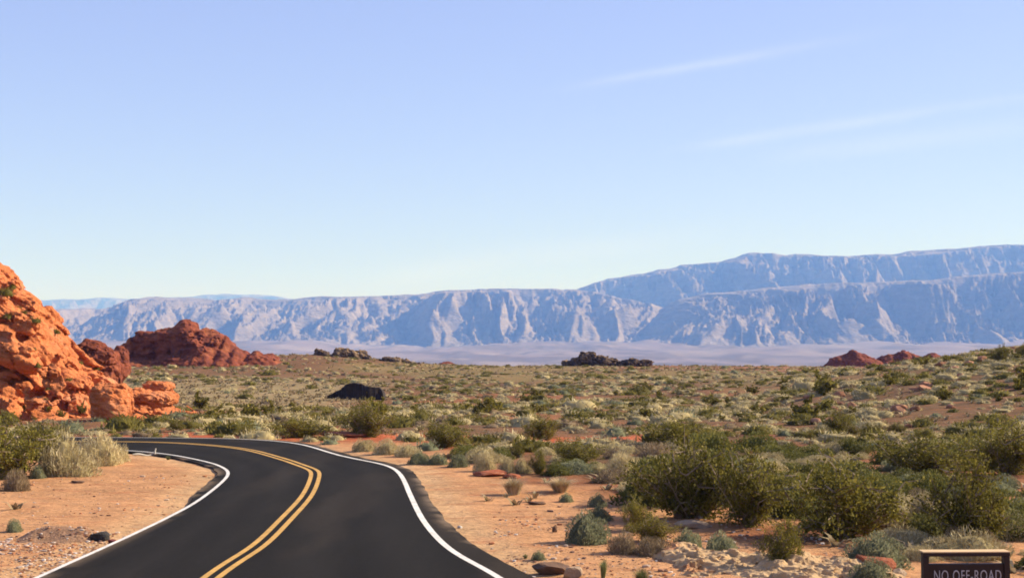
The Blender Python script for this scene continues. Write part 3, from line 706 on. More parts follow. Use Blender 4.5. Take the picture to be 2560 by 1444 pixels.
def tuft(seed, n, base, alt, hgt=1.0, wd=.035):
    """grass tuft: narrow blades fanning out of one root"""
    rng = np.random.default_rng(seed)
    az = rng.random(n) * 2 * math.pi; lean = rng.random(n) ** .8 * .9
    r0 = rng.random((n, 1)) * .22
    dxy = np.stack([np.cos(az), np.sin(az)], 1)
    L = rng.uniform(.6, 1.1, n)
    b = np.column_stack([dxy * r0, np.full(n, -.03)]); m = b + np.column_stack([dxy * (lean * L * .35)[:, None], L * hgt * .6]); e = b + np.column_stack([dxy * (lean * L)[:, None], L * hgt * (1 - .35 * lean)])
    side = np.column_stack([-dxy[:, 1], dxy[:, 0], np.zeros(n)]) * wd
    V = np.stack([b - side * .5, b + side * .5, m + side * .4, m - side * .4, e + side * .05, e - side * .05], 1).reshape(-1, 3)
    o = np.arange(n)[:, None] * 6
    q = np.vstack([o + np.array([[0, 1, 2, 3]]), o + np.array([[3, 2, 4, 5]])])
    return V, q, np.repeat(tints(n, base, rng, .25, alt, .25), 6, 0)
PALE, PALE2 = (.55, .435, .20), (.70, .59, .34)
SAGE, SAGE2 = (.26, .265, .14), (.40, .37, .20)
OLIV, OLIV2 = (.20, .165, .034), (.35, .29, .072)
GREY, GREY2 = (.30, .21, .115), (.46, .35, .20)
T = {}
for i in range(4):
    (V, q, t), (sv, sq) = creosote(100 + i, nb=30 - 2 * i, nl=9500, ls=.038, w=1.0, h=1.0)
    T['creo_hi', i] = (mesh('foliage', V, quads=q, mats=[M['leaf']], tint=t), mesh('branches', sv, quads=sq, mats=[M['wood']]))
def lo_creosote(seed):
    (V, q, t), (sv, sq) = creosote(seed, nb=9, nl=520, ls=.17)
    return V, q, t * np.array([[1.0, .98, 1.0]])
LO = {'creosote': [lo_creosote(200 + i) for i in range(5)],
      'pale': [mound(300 + i, 150, .30, .05, PALE, PALE2, .60, .84, .46, pa=.4) for i in range(5)],
      'olive': [mound(340 + i, 150, .30, .065, OLIV, OLIV2, .58, .80, .50) for i in range(5)],
      'sage': [mound(380 + i, 110, .26, .09, SAGE, SAGE2, .62, .80, .35) for i in range(3)],
      'grey': [mound(420 + i, 130, .30, .05, GREY, GREY2, .60, .84, .44) for i in range(3)]}
HI = {'pale': [mound(500 + i, 2600, .20, .018, PALE, PALE2, .66, .78, .36, pa=.4) for i in range(3)],
      'sage': [mound(520 + i, 3000, .10, .034, SAGE, SAGE2, .72, .84, .34, pa=.3) for i in range(3)],
      'olive': [mound(540 + i, 2600, .13, .036, (.15, .145, .035), (.26, .235, .07), .74, .74, .42) for i in range(2)],
      'grey': [mound(560 + i, 2600, .20, .020, GREY, GREY2, .66, .78, .38, pa=.3) for i in range(2)],
      'straw': [tuft(580 + i, 900, (.56, .42, .23), (.66, .55, .36), .8, .022) for i in range(2)],
      'greengrass': [tuft(590 + i, 500, (.20, .22, .075), (.34, .32, .14), .9, .03) for i in range(2)]}
lm = lambda k: M['leaf'] if k in ('creosote', 'olive', 'sage', 'greengrass') else M['pale']
LOM = {k: [mesh(k + '_shrub', V, quads=q, mats=[lm(k)], tint=t, smooth=True) for V, q, t in v] for k, v in LO.items()}
HIM = {k: [mesh(k + '_shrub', V, quads=q, mats=[lm(k)], tint=t) for V, q, t in v] for k, v in HI.items()}
NAME = {'pale': 'dry_shrub', 'sage': 'sage_shrub', 'olive': 'olive_shrub', 'grey': 'grey_shrub', 'straw': 'dry_grass_tuft', 'greengrass': 'grass_tuft', 'creosote': 'creosote_bush'}
rg = np.random.default_rng(99)
PLACED = []                                              # plan discs already taken: x, y, radius
def place_creosote(i, p, rad, hgt, rz, label, group=None):
    r_ = obj('creosote_bush', None, loc=p); r_.rotation_euler = (0, 0, rz); r_.scale = (rad, rad, hgt)
    fo, br = T['creo_hi', i % 4]
    obj('foliage', fo, r_); obj('branches', br, r_)
    tag(r_, label, 'bush', group); PLACED.append((p[0], p[1], rad)); return r_
def place(kind, p, rad, hgt, label, group=None, hi=True, rz=None, cat='shrub', flat=.68):
    ms = (HIM if hi else LOM)[kind]
    o = obj(NAME[kind], ms[rg.integers(len(ms))], loc=p)
    o.rotation_euler = (rg.normal() * .05, rg.normal() * .05, rg.random() * 6.28 if rz is None else rz)
    zs = hgt / (flat if kind not in ('straw', 'greengrass') else .9)
    o.scale = (rad, rad * rg.uniform(.85, 1.15), zs)
    tag(o, label, cat, group); PLACED.append((p[0], p[1], rad)); return o
def px_bush(kind, x0, x1, ytop, ybase, label, i=0, **kw):
    """a shrub that stands on the terrain where the photograph shows its foot"""
    p = G((x0 + x1) / 2, ybase); s = F / p[1]
    rad = (x1 - x0) / 2 / s; hgt = (ybase - ytop) / s
    p = p + np.array([0, rad * .55, 0]); p[2] = H(p[0], p[1]) - .03
    if kind == 'creosote': return place_creosote(i, p, rad, hgt * .95, i * 1.7, label)
    return place(kind, p, rad * .98, hgt, label, **kw)
PB = [
 # big creosotes right of the road
 ('creosote', 1585, 1905, 1100, 1305, 'large tall creosote bush behind the sage shrubs, left of its big neighbour', 0),
 ('creosote', 1760, 2010, 1110, 1322, 'creosote bush with dark shaded stems between two larger bushes', 1),
 ('creosote', 1930, 2300, 1128, 1352, 'widest green creosote bush with bare stems at its foot behind the sign', 2),
 ('creosote', 2300, 2590, 1158, 1375, 'dark green creosote bush directly behind the brown sign', 3),
 ('creosote', 2180, 2470, 1088, 1205, 'creosote bush on the slope above the sign', 1),
 ('creosote', 2420, 2660, 1048, 1190, 'tall dark creosote bush at the frame edge above the sign', 0),
 ('creosote', 1895, 2040, 1300, 1425, 'low yellowish green creosote bush at the edge of the bare ground', 3),
 ('creosote', 1540, 1640, 1238, 1330, 'rounded bright green creosote bush left of the tall one', 2),
 ('creosote', 1575, 1700, 1288, 1358, 'small green creosote bush in front of the rounded one', 0),
 ('creosote', 1365, 1520, 1092, 1166, 'mid green creosote bush beyond the straw coloured patch', 1),
 ('creosote', 1318, 1376, 1126, 1186, 'small dark green creosote bush left of a pale rounded shrub', 3),
 ('creosote', 1590, 1800, 1040, 1120, 'creosote bush on the plain beyond the tall roadside one', 2),
 ('creosote', 845, 985, 1003, 1094, 'lone tall creosote bush beyond the road bend by the red bank', 0),
 ('creosote', 1040, 1180, 1050, 1120, 'creosote bush beside the bare red patch beyond the bend', 1),
 ('creosote', 640, 830, 1035, 1095, 'broad creosote bush just beyond the far edge of the road bend', 2),
 # left of the road
 ('creosote', -140, 125, 1032, 1200, 'big dark creosote bush at the left frame edge beside the pale brush', 1),
 ('creosote', 15, 150, 1045, 1150, 'creosote bush half hidden behind the pale brush', 2),
 ('pale', 85, 225, 1088, 1190, 'large pale dry brush beside the dark creosote bush', 0),
 ('pale', 175, 300, 1090, 1165, 'pale feathery brush nearest the inner road edge', 0),
 ('pale', 255, 318, 1112, 1155, 'small yellowish brush at the tip of the pale thicket', 0),
 ('grey', 0, 70, 1178, 1228, 'low grey brown brush in front of the dark creosote bush', 0),
 ('sage', 72, 112, 1166, 1196, 'small rounded sage at the foot of the pale brush', 0),
 ('sage', 14, 52, 1300, 1330, 'single dark green round plant on the left sand', 0),
 ('greengrass', 405, 432, 1136, 1150, 'small green plant by the white branch at the road edge', 0),
 # sage and dry shrubs right of the road
 ('sage', 1415, 1522, 1292, 1360, 'largest grey green sage shrub at the edge of the orange sand', 0),
 ('sage', 1465, 1530, 1268, 1302, 'dark sage shrub just behind the largest sage', 0),
 ('sage', 1474, 1518, 1238, 1268, 'small sage shrub farthest back in the row of three', 0),
 ('sage', 1398, 1434, 1234, 1255, 'tiny round sage alone on the orange sand', 0),
 ('grey', 1522, 1604, 1335, 1385, 'grey brown dry shrub right of the largest sage', 0),
 ('grey', 1585, 1680, 1345, 1390, 'second grey brown dry shrub, in front of the small creosote', 0),
 ('sage', 1678, 1768, 1330, 1384, 'pale sage shrub in the roadside row below the tall creosote', 0),
 ('sage', 1758, 1848, 1340, 1394, 'broad sage shrub at the right end of the roadside row', 0),
 ('sage', 2118, 2282, 1348, 1422, 'wide sage shrub leaning over the slanted red slab', 0),
 ('sage', 2130, 2248, 1408, 1462, 'green sage shrub cut by the bottom frame, left of the sign', 0),
 ('grey', 2355, 2432, 1322, 1378, 'dry cream topped shrub right behind the sign top', 0),
 ('grey', 2430, 2515, 1335, 1380, 'dry tan shrub behind the right end of the sign', 0),
 ('pale', 2276, 2356, 1234, 1318, 'tall rounded straw shrub between two creosotes', 0),
 ('pale', 1515, 1602, 1130, 1190, 'pale fluffy rounded shrub left of the tall creosote', 0),
 ('straw', 1225, 1345, 1182, 1240, 'broad clump of straw coloured dry grass on the sand', 0),
 ('straw', 1330, 1475, 1186, 1236, 'second straw coloured grass clump, right of the broad one', 0),
 ('pale', 1184, 1242, 1132, 1178, 'cream rounded shrub beyond the gravel shoulder', 0),
 ('pale', 1243, 1290, 1146, 1184, 'pinkish cream rounded shrub left of a matching one', 0),
 ('pale', 1288, 1330, 1146, 1184, 'pinkish cream rounded shrub touching the small dark creosote', 0),
 ('sage', 1018, 1072, 1132, 1160, 'pale sage shrub at the near end of the low verge row', 0),
 ('sage', 1066, 1120, 1136, 1162, 'blue green sage shrub in the middle of the low verge row', 0),
 ('sage', 1116, 1172, 1138, 1168, 'grey sage shrub at the right end of the low verge row', 0),
 ('pale', 880, 940, 1096, 1128, 'white topped shrub nearest the outer road edge', 0),
 ('pale', 935, 1000, 1098, 1136, 'white topped shrub second from the outer road edge', 0),
 ('pale', 990, 1052, 1110, 1142, 'white topped shrub at the right of the three by the road', 0),
 ('greengrass', 1484, 1532, 1388, 1446, 'tall green grass tuft at the bottom frame edge', 0),
 ('greengrass', 1570, 1640, 1415, 1462, 'bushy green grass tuft beside the red ledge', 0),
 ('sage', 1330, 1366, 1378, 1400, 'small green sage on the gravel near the outer road edge', 0),
 ('greengrass', 1302, 1326, 1380, 1396, 'tiny green plant on the gravel near the outer road edge', 0),
]
for kd, x0, x1, yt, yb, lab, i in PB:
    px_bush(kd, x0, x1, yt, yb, lab, i, cat={'straw': 'grass', 'greengrass': 'grass'}.get(kd, 'shrub')) if kd != 'creosote' else px_bush(kd, x0, x1, yt, yb, lab, i)
# hilltop bushes on the skyline at right
for (x0, x1, yt, yb, lab) in [(2476, 2532, 858, 884, 'round green bush on the skyline of the scrub hill'), (2535, 2600, 852, 880, 'bush at the frame edge on top of the scrub hill')]:
    Yq = 128.0; X_ = xpx((x0 + x1) / 2, Yq); z_ = float(H(X_, Yq)); sc = F / Yq
    place_creosote(2, np.array([X_, Yq, z_ - .1]), (x1 - x0) / 2 / sc, max(.7, (CZ + (850 - yt) / sc - z_)), .4, lab)

# --- shrubs on the ledges of the big outcrop
from mathutils.bvhtree import BVHTree
bt = BVHTree.FromObject(big, bpy.context.evaluated_depsgraph_get()); bo = big.location
for (px, py, w) in [(28, 716, 14), (12, 732, 22), (58, 780, 12), (88, 800, 16), (174, 842, 16), (138, 828, 14), (14, 790, 14), (46, 768, 10), (84, 870, 9), (92, 912, 14), (120, 968, 10), (198, 905, 10), (240, 918, 13), (18, 880, 9), (170, 948, 12), (62, 1022, 12), (120, 1026, 16), (205, 1030, 18), (262, 1032, 20), (150, 1040, 16), (310, 955, 12), (132, 1000, 9), (112, 995, 8)]:
    d = Vector(ray(px, py)); hit = bt.ray_cast(Vector((0, 0, CZ)) - bo, d.normalized())
    if hit[0] is None:
        p = G(px, py)
        if p[1] > 112 or p[1] < 85: continue
        p = Vector(p)
    else: p = hit[0] + bo
    rad = w / F * p[1] * .9
    place('olive' if py < 1020 else 'creosote', np.array([p.x, p.y + .1, p.z - .15]), rad, rad * 1.2, 'small dark green shrub growing on the big red sandstone outcrop', 'shrubs on the red outcrop', hi=False)

# --- scatter over the plain and hillside
rs = np.random.default_rng(4)
def cells(y0, y1, cell):
    out = []
    for y in np.arange(y0, y1, cell):
        wx = .375 * y + 7
        xs = np.arange(-wx, wx, cell)
        out.append(np.column_stack([xs + rs.uniform(-.55, .55, len(xs)) * cell, y + rs.uniform(-.55, .55, len(xs)) * cell]))
    return np.vstack(out)
SC = np.vstack([cells(24, 70, 1.25), cells(70, 150, 1.4), cells(150, 345, 1.9)])
x, y = SC[:, 0], SC[:, 1]
rd = road_dist(x, y)
nd = fb2(x / 9 + 50, y / 9 + 4, 3); nk = fb2(x / 16 + 8, y / 22 + 71, 3)
left = x < -6
verge = np.where(left, 9.5, np.where(y > 62, 4.0, 4.6 + 3.8 * ss(50, 30, y)))
dens = np.where(rd < .8, 0, np.where(rd < verge * .75, .02, np.where(rd < verge * 1.25, .30, .80)))
dens = dens * (.18 + 1.15 * ss(.36, .56, nd))
dens = np.where((y > 60) & (y < 80) & (rd > .8) & (x < -8), .85, dens)
dens = np.where(left & (y < 50), .0, dens)
dens = np.where((~left) & (y < 36) & (rd < 9), .02, dens)
dens = np.where((~left) & (y < 54) & (rd < 4.9), 0, dens)
basin = (y > 138) & (y < 215) & (x < -16); dens = np.where(basin, .16, dens)
dens = np.where((y > 96) & (y < 116) & (x < -25), 0, dens)
dens = np.where((y > 164) & (y < 171) & (x < -14.5) & (x > -24), 0, dens)
dens = np.where((y < 165) & (y > 135) & (x < -12.5) & (x > -23.5), .03, dens)
dens = np.where((np.abs(y - 73) < 2.0) & (x > -9) & (x < 8), dens * .3, dens)
# thin out what would stand right in front of the lens
dens = np.where(y < 30, dens * .25, dens)
keep = rs.random(len(x)) < dens
x, y, nk, rd = x[keep], y[keep], nk[keep], rd[keep]
PL = np.array(PLACED)
ok = np.ones(len(x), bool)
for (a, b, r_) in PL: ok &= ((x - a) ** 2 + (y - b) ** 2) > (r_ * .8 + .25) ** 2
x, y, nk, rd = x[ok], y[ok], nk[ok], rd[ok]
u = rs.random(len(x))
rt = ss(4, 22, x)                                           # more pale tufts up the right slope
pc = (.03 + .09 * ss(.5, .6, nk)) * (1 - ss(110, 210, y)) * (1 - .85 * ss(2, 6, x) * ss(80, 66, y)); pp = .42 + .20 * rt; po = .31
kind = np.where(u < pc, 0, np.where(u < pc + pp, 1, np.where(u < pc + pp + po, 2, np.where(u < pc + pp + po + .08, 3, 4))))
KN = ['creosote', 'pale', 'olive', 'sage', 'grey']
rad = np.array([.72, .50, .60, .50, .54])[kind] * np.exp(rs.normal(size=len(x)) * .34) * (1 - .35 * ss(210, 300, y))
zsc = np.array([1.05, .60, .66, .66, .60])[kind] * rad * rs.uniform(.85, 1.2, len(x)) / np.array([1, .66, .66, .7, .66])[kind]
zz = H(x, y) - .04
yaw = rs.random(len(x)) * 6.283
bad = (kind == 0) & (y < 56) & (rd < 7); rad[bad] *= .45; zsc[bad] *= .4; kind[bad] = 1
size = rad / y
inview = (np.abs(x) / y < .372) & (zz > -3.5) & (y > 27.5)
LABG = {0: ('green creosote bush standing among the low scrub of the plain', 'creosote bushes scattered over the plain', 'bush'),
        1: ('small pale cream dry shrub dotting the scrub plain beyond the road', 'pale dry shrubs scattered over the plain', 'shrub'),
        2: ('low olive brown shrub among the scrub beyond the road', 'olive shrubs scattered over the plain', 'shrub'),
        3: ('low grey green sage shrub among the scrub beyond the road', 'sage shrubs scattered over the plain', 'shrub'),
        4: ('low grey brown dry shrub among the scrub beyond the road', 'grey dry shrubs scattered over the plain', 'shrub')}
single = np.zeros(len(x), bool)
for k in range(5):
    idx = np.where((kind == k) & inview)[0]
    already = 24 if k == 0 else 20
    idx = idx[np.argsort(-size[idx])][:298 - already]
    single[idx] = True
    ms = LOM[KN[k]]; mh = HIM.get(KN[k])
    for i in idx:
        near = y[i] < 62
        m = mh[i % len(mh)] if (near and mh) else ms[i % len(ms)]
        if k == 0 and y[i] < 90:
            r_ = obj('creosote_bush', None, loc=(x[i], y[i], zz[i])); r_.rotation_euler = (0, 0, yaw[i]); r_.scale = (rad[i], rad[i], zsc[i])
            fo, br = T['creo_hi', int(i) % 4]; obj('foliage', fo, r_); obj('branches', br, r_); o = r_
        else:
            o = obj(NAME[KN[k]], m, loc=(x[i], y[i], zz[i])); o.rotation_euler = (0, 0, yaw[i]); o.scale = (rad[i], rad[i], zsc[i])
        tag(o, LABG[k][0], LABG[k][2], LABG[k][1])
VV, QQ, TT, MI, off = [], [], [], [], 0
for k in range(5):
    for j, (V, q, t) in enumerate(LO[KN[k]]):
        idx = np.where((kind == k) & ~single)[0]; idx = idx[idx % len(LO[KN[k]]) == j]
        if not len(idx): continue
        ca, sa = np.cos(yaw[idx])[:, None], np.sin(yaw[idx])[:, None]
        vx = (V[None, :, 0] * ca - V[None, :, 1] * sa) * rad[idx][:, None] + x[idx][:, None]
        vy = (V[None, :, 0] * sa + V[None, :, 1] * ca) * rad[idx][:, None] + y[idx][:, None]
        vz = V[None, :, 2] * zsc[idx][:, None] + zz[idx][:, None]
        VV.append(np.stack([vx, vy, vz], 2).reshape(-1, 3))
        QQ.append((q[None] + (np.arange(len(idx)) * len(V))[:, None, None]).reshape(-1, 4) + off); off += len(V) * len(idx)
        TT.append((t[None] * rs.uniform(.78, 1.22, (len(idx), 1, 1))).reshape(-1, 3))
        MI.append(np.full(len(idx) * len(q), 0 if KN[k] in ('creosote', 'olive', 'sage') else 1))
sc_o = obj('scrub', mesh('scrub', np.vstack(VV), quads=np.vstack(QQ), mats=[M['leaf'], M['pale']], tint=np.vstack(TT), midx=np.concatenate(MI)))
tag(sc_o, 'distant low desert scrub covering the plain up to the ridge', kind='stuff')

# --- dry grass of the pale basin and between the shrubs
n = 15000
gyy = rs.uniform(72, 320, n) ; gxx = rs.uniform(-1, 1, n) * (.375 * gyy + 5)
inb = (gyy > 138) & (gyy < 215) & (gxx < -14)
gyy = np.r_[gyy, rs.uniform(28, 74, 2600)]; gxx = np.r_[gxx, rs.uniform(-16, 22, 2600)]; inb = np.r_[inb, np.zeros(2600, bool)]; n = len(gxx)
rdg = road_dist(gxx, gyy)
kp = (rdg > 1.5) & ~((gyy < 74) & (fb2(gxx / 2.2 + 3, gyy / 2.2, 3) < .50 + .10 * (rdg < 5))) & (inb | (rs.random(n) < .22)) & ~((gyy > 95) & (gyy < 122) & (gxx < -24.5))
gxx, gyy = gxx[kp], gyy[kp]; n = len(gxx)
V, q, t = tuft(77, 9, (.46, .35, .19), (.56, .46, .27), .9, .16)
sc = rs.uniform(.22, .5, n) * (1 + gyy / 400); ya = rs.random(n) * 6.28; gz0 = H(gxx, gyy)
ca, sa = np.cos(ya)[:, None], np.sin(ya)[:, None]
vx = (V[None, :, 0] * ca - V[None, :, 1] * sa) * sc[:, None] * 1.4 + gxx[:, None]; vy = (V[None, :, 0] * sa + V[None, :, 1] * ca) * sc[:, None] * 1.4 + gyy[:, None]
vz = V[None, :, 2] * sc[:, None] * .8 + gz0[:, None]
gr = obj('dry_grass', mesh('dry_grass', np.stack([vx, vy, vz], 2).reshape(-1, 3), quads=(q[None] + (np.arange(n) * len(V))[:, None, None]).reshape(-1, 4), mats=[M['pale']], tint=(t[None] * rs.uniform(.7, 1.25, (n, 1, 1))).reshape(-1, 3)))
tag(gr, 'dry straw coloured grass between the shrubs of the plain', kind='stuff')

# ------------------------------------------------------------------ stones
def stone_mesh(seed, sub=2):
    import bmesh
    bm = bmesh.new(); bmesh.ops.create_icosphere(bm, subdivisions=sub, radius=1.0)
    V = np.array([v.co[:] for v in bm.verts]); Fq = np.array([[v.index for v in f.verts] for f in bm.faces]); bm.free()
    rng = np.random.default_rng(seed)
    for _ in range(9):                                        # flat broken faces
        nrm = rng.normal(size=3); nrm /= np.linalg.norm(nrm); dd = rng.uniform(.45, .8)
        s = V @ nrm; V = V - np.clip(s - dd, 0, None)[:, None] * nrm[None]
    V = V * (1 + .16 * (v3(V[:, 0] * 2.3 + seed, V[:, 1] * 2.3 + 5, V[:, 2] * 2.3 + 9) - .5))[:, None]
    return V, Fq
BM = [mesh('boulder', *(lambda a: (a[0], a[1]))(stone_mesh(s, 3)), mats=[M['boulder']]) for s in range(5)]
def rock(px, py, w, hgt, label, m=None, rz=0.0, tilt=(0, 0), dep=1.0, group=None, cat='rock', name='rock', i=0):
    p = G(px, py); s = F / p[1]
    me = BM[i % 5]
    if m is not None:
        me = me.copy(); me.materials[0] = m
    o = obj(name, me, loc=(p[0], p[1] + w / 2 / s * dep * .8, 0)); o.location.z = float(H(p[0], o.location.y)) + hgt / s * .30
    o.scale = (w / 2 / s * 1.15, w / 2 / s * dep * 1.15, hgt / s * .72); o.rotation_euler = (tilt[0], tilt[1], rz)
    tag(o, label, cat, group); return o
RK = [
 (1372, 1440, 96, 40, 'brown rock with a dark overhang at the bottom edge right of the road', 'd', .3),
 (1430, 1446, 60, 34, 'cream topped rock beside the brown one at the bottom edge', 't', 1.1),
 (1232, 1192, 92, 17, 'low dark red rock shelf beyond the sandy shoulder', 'r', .1),
 (1282, 1196, 46, 14, 'short dark red rock at the right of the low shelf', 'r', .6),
 (1168, 1104, 30, 12, 'red rock half buried beside the bare red patch', 'r', .6),
 (840, 1094, 128, 18, 'low red bank of rock just beyond the road bend', 'r', .0),
 (2192, 1432, 110, 44, 'slanted red slab under the wide sage shrub', 'r', -.5),
 (2258, 1446, 50, 26, 'cream edged stone between the red slab and the sign', 't', .9),
 (1738, 1322, 84, 22, 'flat pinkish rock below the tall creosote bush', 't', .2),
 (1700, 1296, 36, 18, 'dark pinkish rock just above the flat one', 'd', .8),
 (1752, 1296, 14, 11, 'small white stone on the pinkish rock', 'w', .0),
 (1340, 1262, 44, 9, 'flat dark stone lying alone on the orange sand', 'd', .1),
 (1388, 1330, 14, 22, 'small dark upright stone on the sand left of the largest sage', 'd', .4),
 (1150, 1320, 12, 8, 'small pale stone on the sand near the road', 'w', .4),
 (236, 1352, 62, 26, 'dark broken lump of asphalt at the end of the gravel heap', 'k', -.5),
 (276, 1358, 22, 14, 'small maroon stone right of the asphalt lump', 'm', .2),
 (190, 1208, 34, 7, 'dark flat stone on the left sand below the pale brush', 'd', .1),
 (172, 1130, 24, 8, 'dark stone at the foot of the pale brush', 'd', .1),
]
M['tan'] = mat('tan_stone', (.50, .35, .22), noises=[(2, .75, 1.15, None, I3, .3, .7), (4, 0, .5, (.38, .17, .08), I3, .55, .7)], bumps=[(6, .04, I3)])
M['rstone'] = mat('red_stone', (.42, .125, .055), noises=[(2, .7, 1.2, None, (1, 1, 2), .3, .7), (3, 0, .6, (.60, .36, .22), I3, .55, .7)], bumps=[(6, .05, (1, 1, 2))])
M['dstone'] = mat('brown_stone', (.20, .115, .07), noises=[(2, .7, 1.2, None, I3, .3, .7)], bumps=[(6, .04, I3)])
M['wstone'] = mat('white_stone', (.72, .66, .58), noises=[(4, .8, 1.1, None, I3, .3, .7)], bumps=[(8, .03, I3)])
M['mstone'] = mat('maroon_stone', (.22, .06, .055), noises=[(4, .8, 1.2, None, I3, .3, .7)], bumps=[(8, .03, I3)])
SM = {'d': M['dstone'], 'r': M['rstone'], 't': M['tan'], 'w': M['wstone'], 'k': mat('asphalt_lump', (.06, .052, .046), noises=[(4, .6, 1.4, None, I3, .3, .7)], bumps=[(8, .04, I3)]), 'm': M['mstone']}
for k, (px, py, w, hh, lab, mk, rz) in enumerate(RK):
    rock(px, py, w, hh, lab, SM[mk], rz, i=k, dep=.8)
# ledge of thin rock beds at the bottom right
lp = [G(px, py) for px, py in [(1585, 1392), (1700, 1400), (1820, 1402), (1960, 1418), (2080, 1428), (2200, 1440), (2300, 1450)]]
lx = np.array([p[0] for p in lp]); ly = np.array([p[1] for p in lp])
def b_ledge(x, y):
    g = H(x.ravel(), y.ravel()).reshape(x.shape)
    f = np.interp(x, lx, ly)
    u = y - f + .5 * (fb2(x * 1.4, y * .6 + 3, 3) - .5)
    st_ = .12 * ss(-.45, -.36, u) + .08 * ss(-1.2, -1.1, u) + .09 * ss(-2.1, -2.0, u) + .08 * ss(-3.0, -2.9, u) - .44 * ss(.2, 2.5, u) * 1.2
    e = ss(lx[0] - .3, lx[0] + 1.2, x) * (1 - ss(lx[-1] - .8, lx[-1] + .3, x))
    return g - .10 + st_ * e * (.45 + .9 * fb2(x / 1.1 + 4, y / 1.1, 2)) - .2 * (1 - e)
zl = float(H0(lx, ly).min())
V, q = rock_field((lx[0] - .6, ly.min() - 4, zl - .7), (lx[-1] + .7, ly.max() + 4, zl + 1.6), .045, b_ledge, .085, .36, 3.0, rough=1.6)
outcrop('rock_ledge', V, q, mat('bedded_rock', (.58, .38, .19), noises=[(1.0, 0, .75, (.46, .16, .07), (1, 1, 3), .54, .66), (3, .75, 1.15, None, I3, .3, .7), (9, 0, .45, (.66, .50, .34), I3, .55, .7)], bumps=[(8, .03, (1, 1, 2))]),
        'low ledge of thin cream and red rock beds below the roadside shrubs', 'rock ledge')
# dark boulders on the scrub hill
for k in range(34):
    yy = rs.uniform(78, 165); xx = yy * rs.uniform(.20, .365); r_ = rs.uniform(.25, .62)
    me = BM[k % 5]
    o = obj('boulder', me, loc=(xx, yy, float(H(xx, yy)) + r_ * .25)); o.scale = (r_ * 1.3, r_, r_ * .75); o.rotation_euler = (rs.uniform(-.3, .3), rs.uniform(-.3, .3), rs.random() * 6)
    tag(o, 'brown boulder lying among the shrubs of the right hill slope', 'boulder', 'boulders on the scrub hill')
# gravel heap at left and loose gravel
def gravel(name, X, Y, Z, r, cols, label, kind='stuff', seed=1):
    V, f = stone_mesh(60 + seed, 1); n = len(X); rng = np.random.default_rng(seed)
    a = rng.random(n) * 6.28; ca, sa = np.cos(a)[:, None], np.sin(a)[:, None]; fl = rng.uniform(.45, .9, (n, 1)); el = rng.uniform(.7, 1.5, (n, 1))
    vx = (V[None, :, 0] * ca * el - V[None, :, 1] * sa) * r[:, None] + X[:, None]; vy = (V[None, :, 0] * sa * el + V[None, :, 1] * ca) * r[:, None] + Y[:, None]
    vz = V[None, :, 2] * fl * r[:, None] + Z[:, None] + r[:, None] * .2
    c = np.array(cols)[rng.integers(0, len(cols), n)] * rng.uniform(.75, 1.25, (n, 1))
    me = mesh(name, np.stack([vx, vy, vz], 2).reshape(-1, 3), tris=(f[None] + (np.arange(n) * len(V))[:, None, None]).reshape(-1, 3), mats=[M['gravel']], tint=np.repeat(c, len(V), 0))
    return tag(obj(name, me), label, kind=kind)
GC = [(.55, .33, .19), (.48, .24, .12), (.62, .48, .36), (.34, .18, .11), (.20, .12, .09), (.66, .58, .50), (.50, .20, .09)]
pa, pb = G(40, 1352), G(235, 1352)
def b_heap(x, y):
    t = np.clip((x - pa[0]) / (pb[0] - pa[0]), -.5, 1.5)
    cy = pa[1] + (pb[1] - pa[1]) * t + .5
    return H(x.ravel(), y.ravel()).reshape(x.shape) - .06 + .26 * np.exp(-.5 * ((y - cy) / .55) ** 2) * ss(-.18, .25, t) * (1 - ss(.75, 1.12, t)) * (.6 + .8 * fb2(x * 1.7, y * 1.7, 3))
hx = np.arange(pa[0] - 1, pb[0] + 1, .07); hy = np.arange(pa[1] - 2, pa[1] + 3, .07); HX, HY = np.meshgrid(hx, hy)
HZ_ = b_heap(HX, HY) + (fb2(HX * 7, HY * 7, 3) - .5) * .05
hp = obj('gravel_heap', mesh('gravel_heap', np.stack([HX, HY, HZ_], 2).reshape(-1, 3), quads=gridquads(len(hy), len(hx)), mats=[mat('heap_soil', (.36, .20, .11), noises=[(5, .6, 1.3, None, I3, .3, .7), (25, 0, .6, (.5, .3, .18), I3, .55, .7)], bumps=[(14, .05, I3)])], smooth=True))
tag(hp, 'low dark heap of gravel and dirt on the sand at bottom left', 'gravel heap')
n = 5200
Xg = np.r_[rs.uniform(-13.5, -9.6, n), rs.uniform(-.5, 8, 3600), rs.uniform(pa[0] - .4, pb[0] + .2, 900), rs.uniform(-20, -9.5, 1400)]
Yg = np.r_[28 + 7.5 * rs.random(n) ** 1.3, 28 + 14 * rs.random(3600) ** 1.5, rs.uniform(pa[1] - .6, pa[1] + 1.6, 900), rs.uniform(34, 52, 1400)]
nn = fb2(Xg / 1.6 + 5, Yg / 1.6, 3)
kp = (road_dist(Xg, Yg) > .12) & (rs.random(len(Xg)) < ss(.36, .56, nn) + .1)
Xg, Yg = Xg[kp], Yg[kp]
rg_ = .014 + .040 * rs.random(len(Xg)) ** 3 + .045 * (rs.random(len(Xg)) < .05)
Zg = np.maximum(H(Xg, Yg), np.where((Xg > hx[0]) & (Xg < hx[-1]) & (Yg > hy[0]) & (Yg < hy[-1]), b_heap(Xg, Yg), -9))
gravel('gravel', Xg, Yg, Zg, rg_, GC, 'loose gravel scattered over the sandy road verges', seed=2)
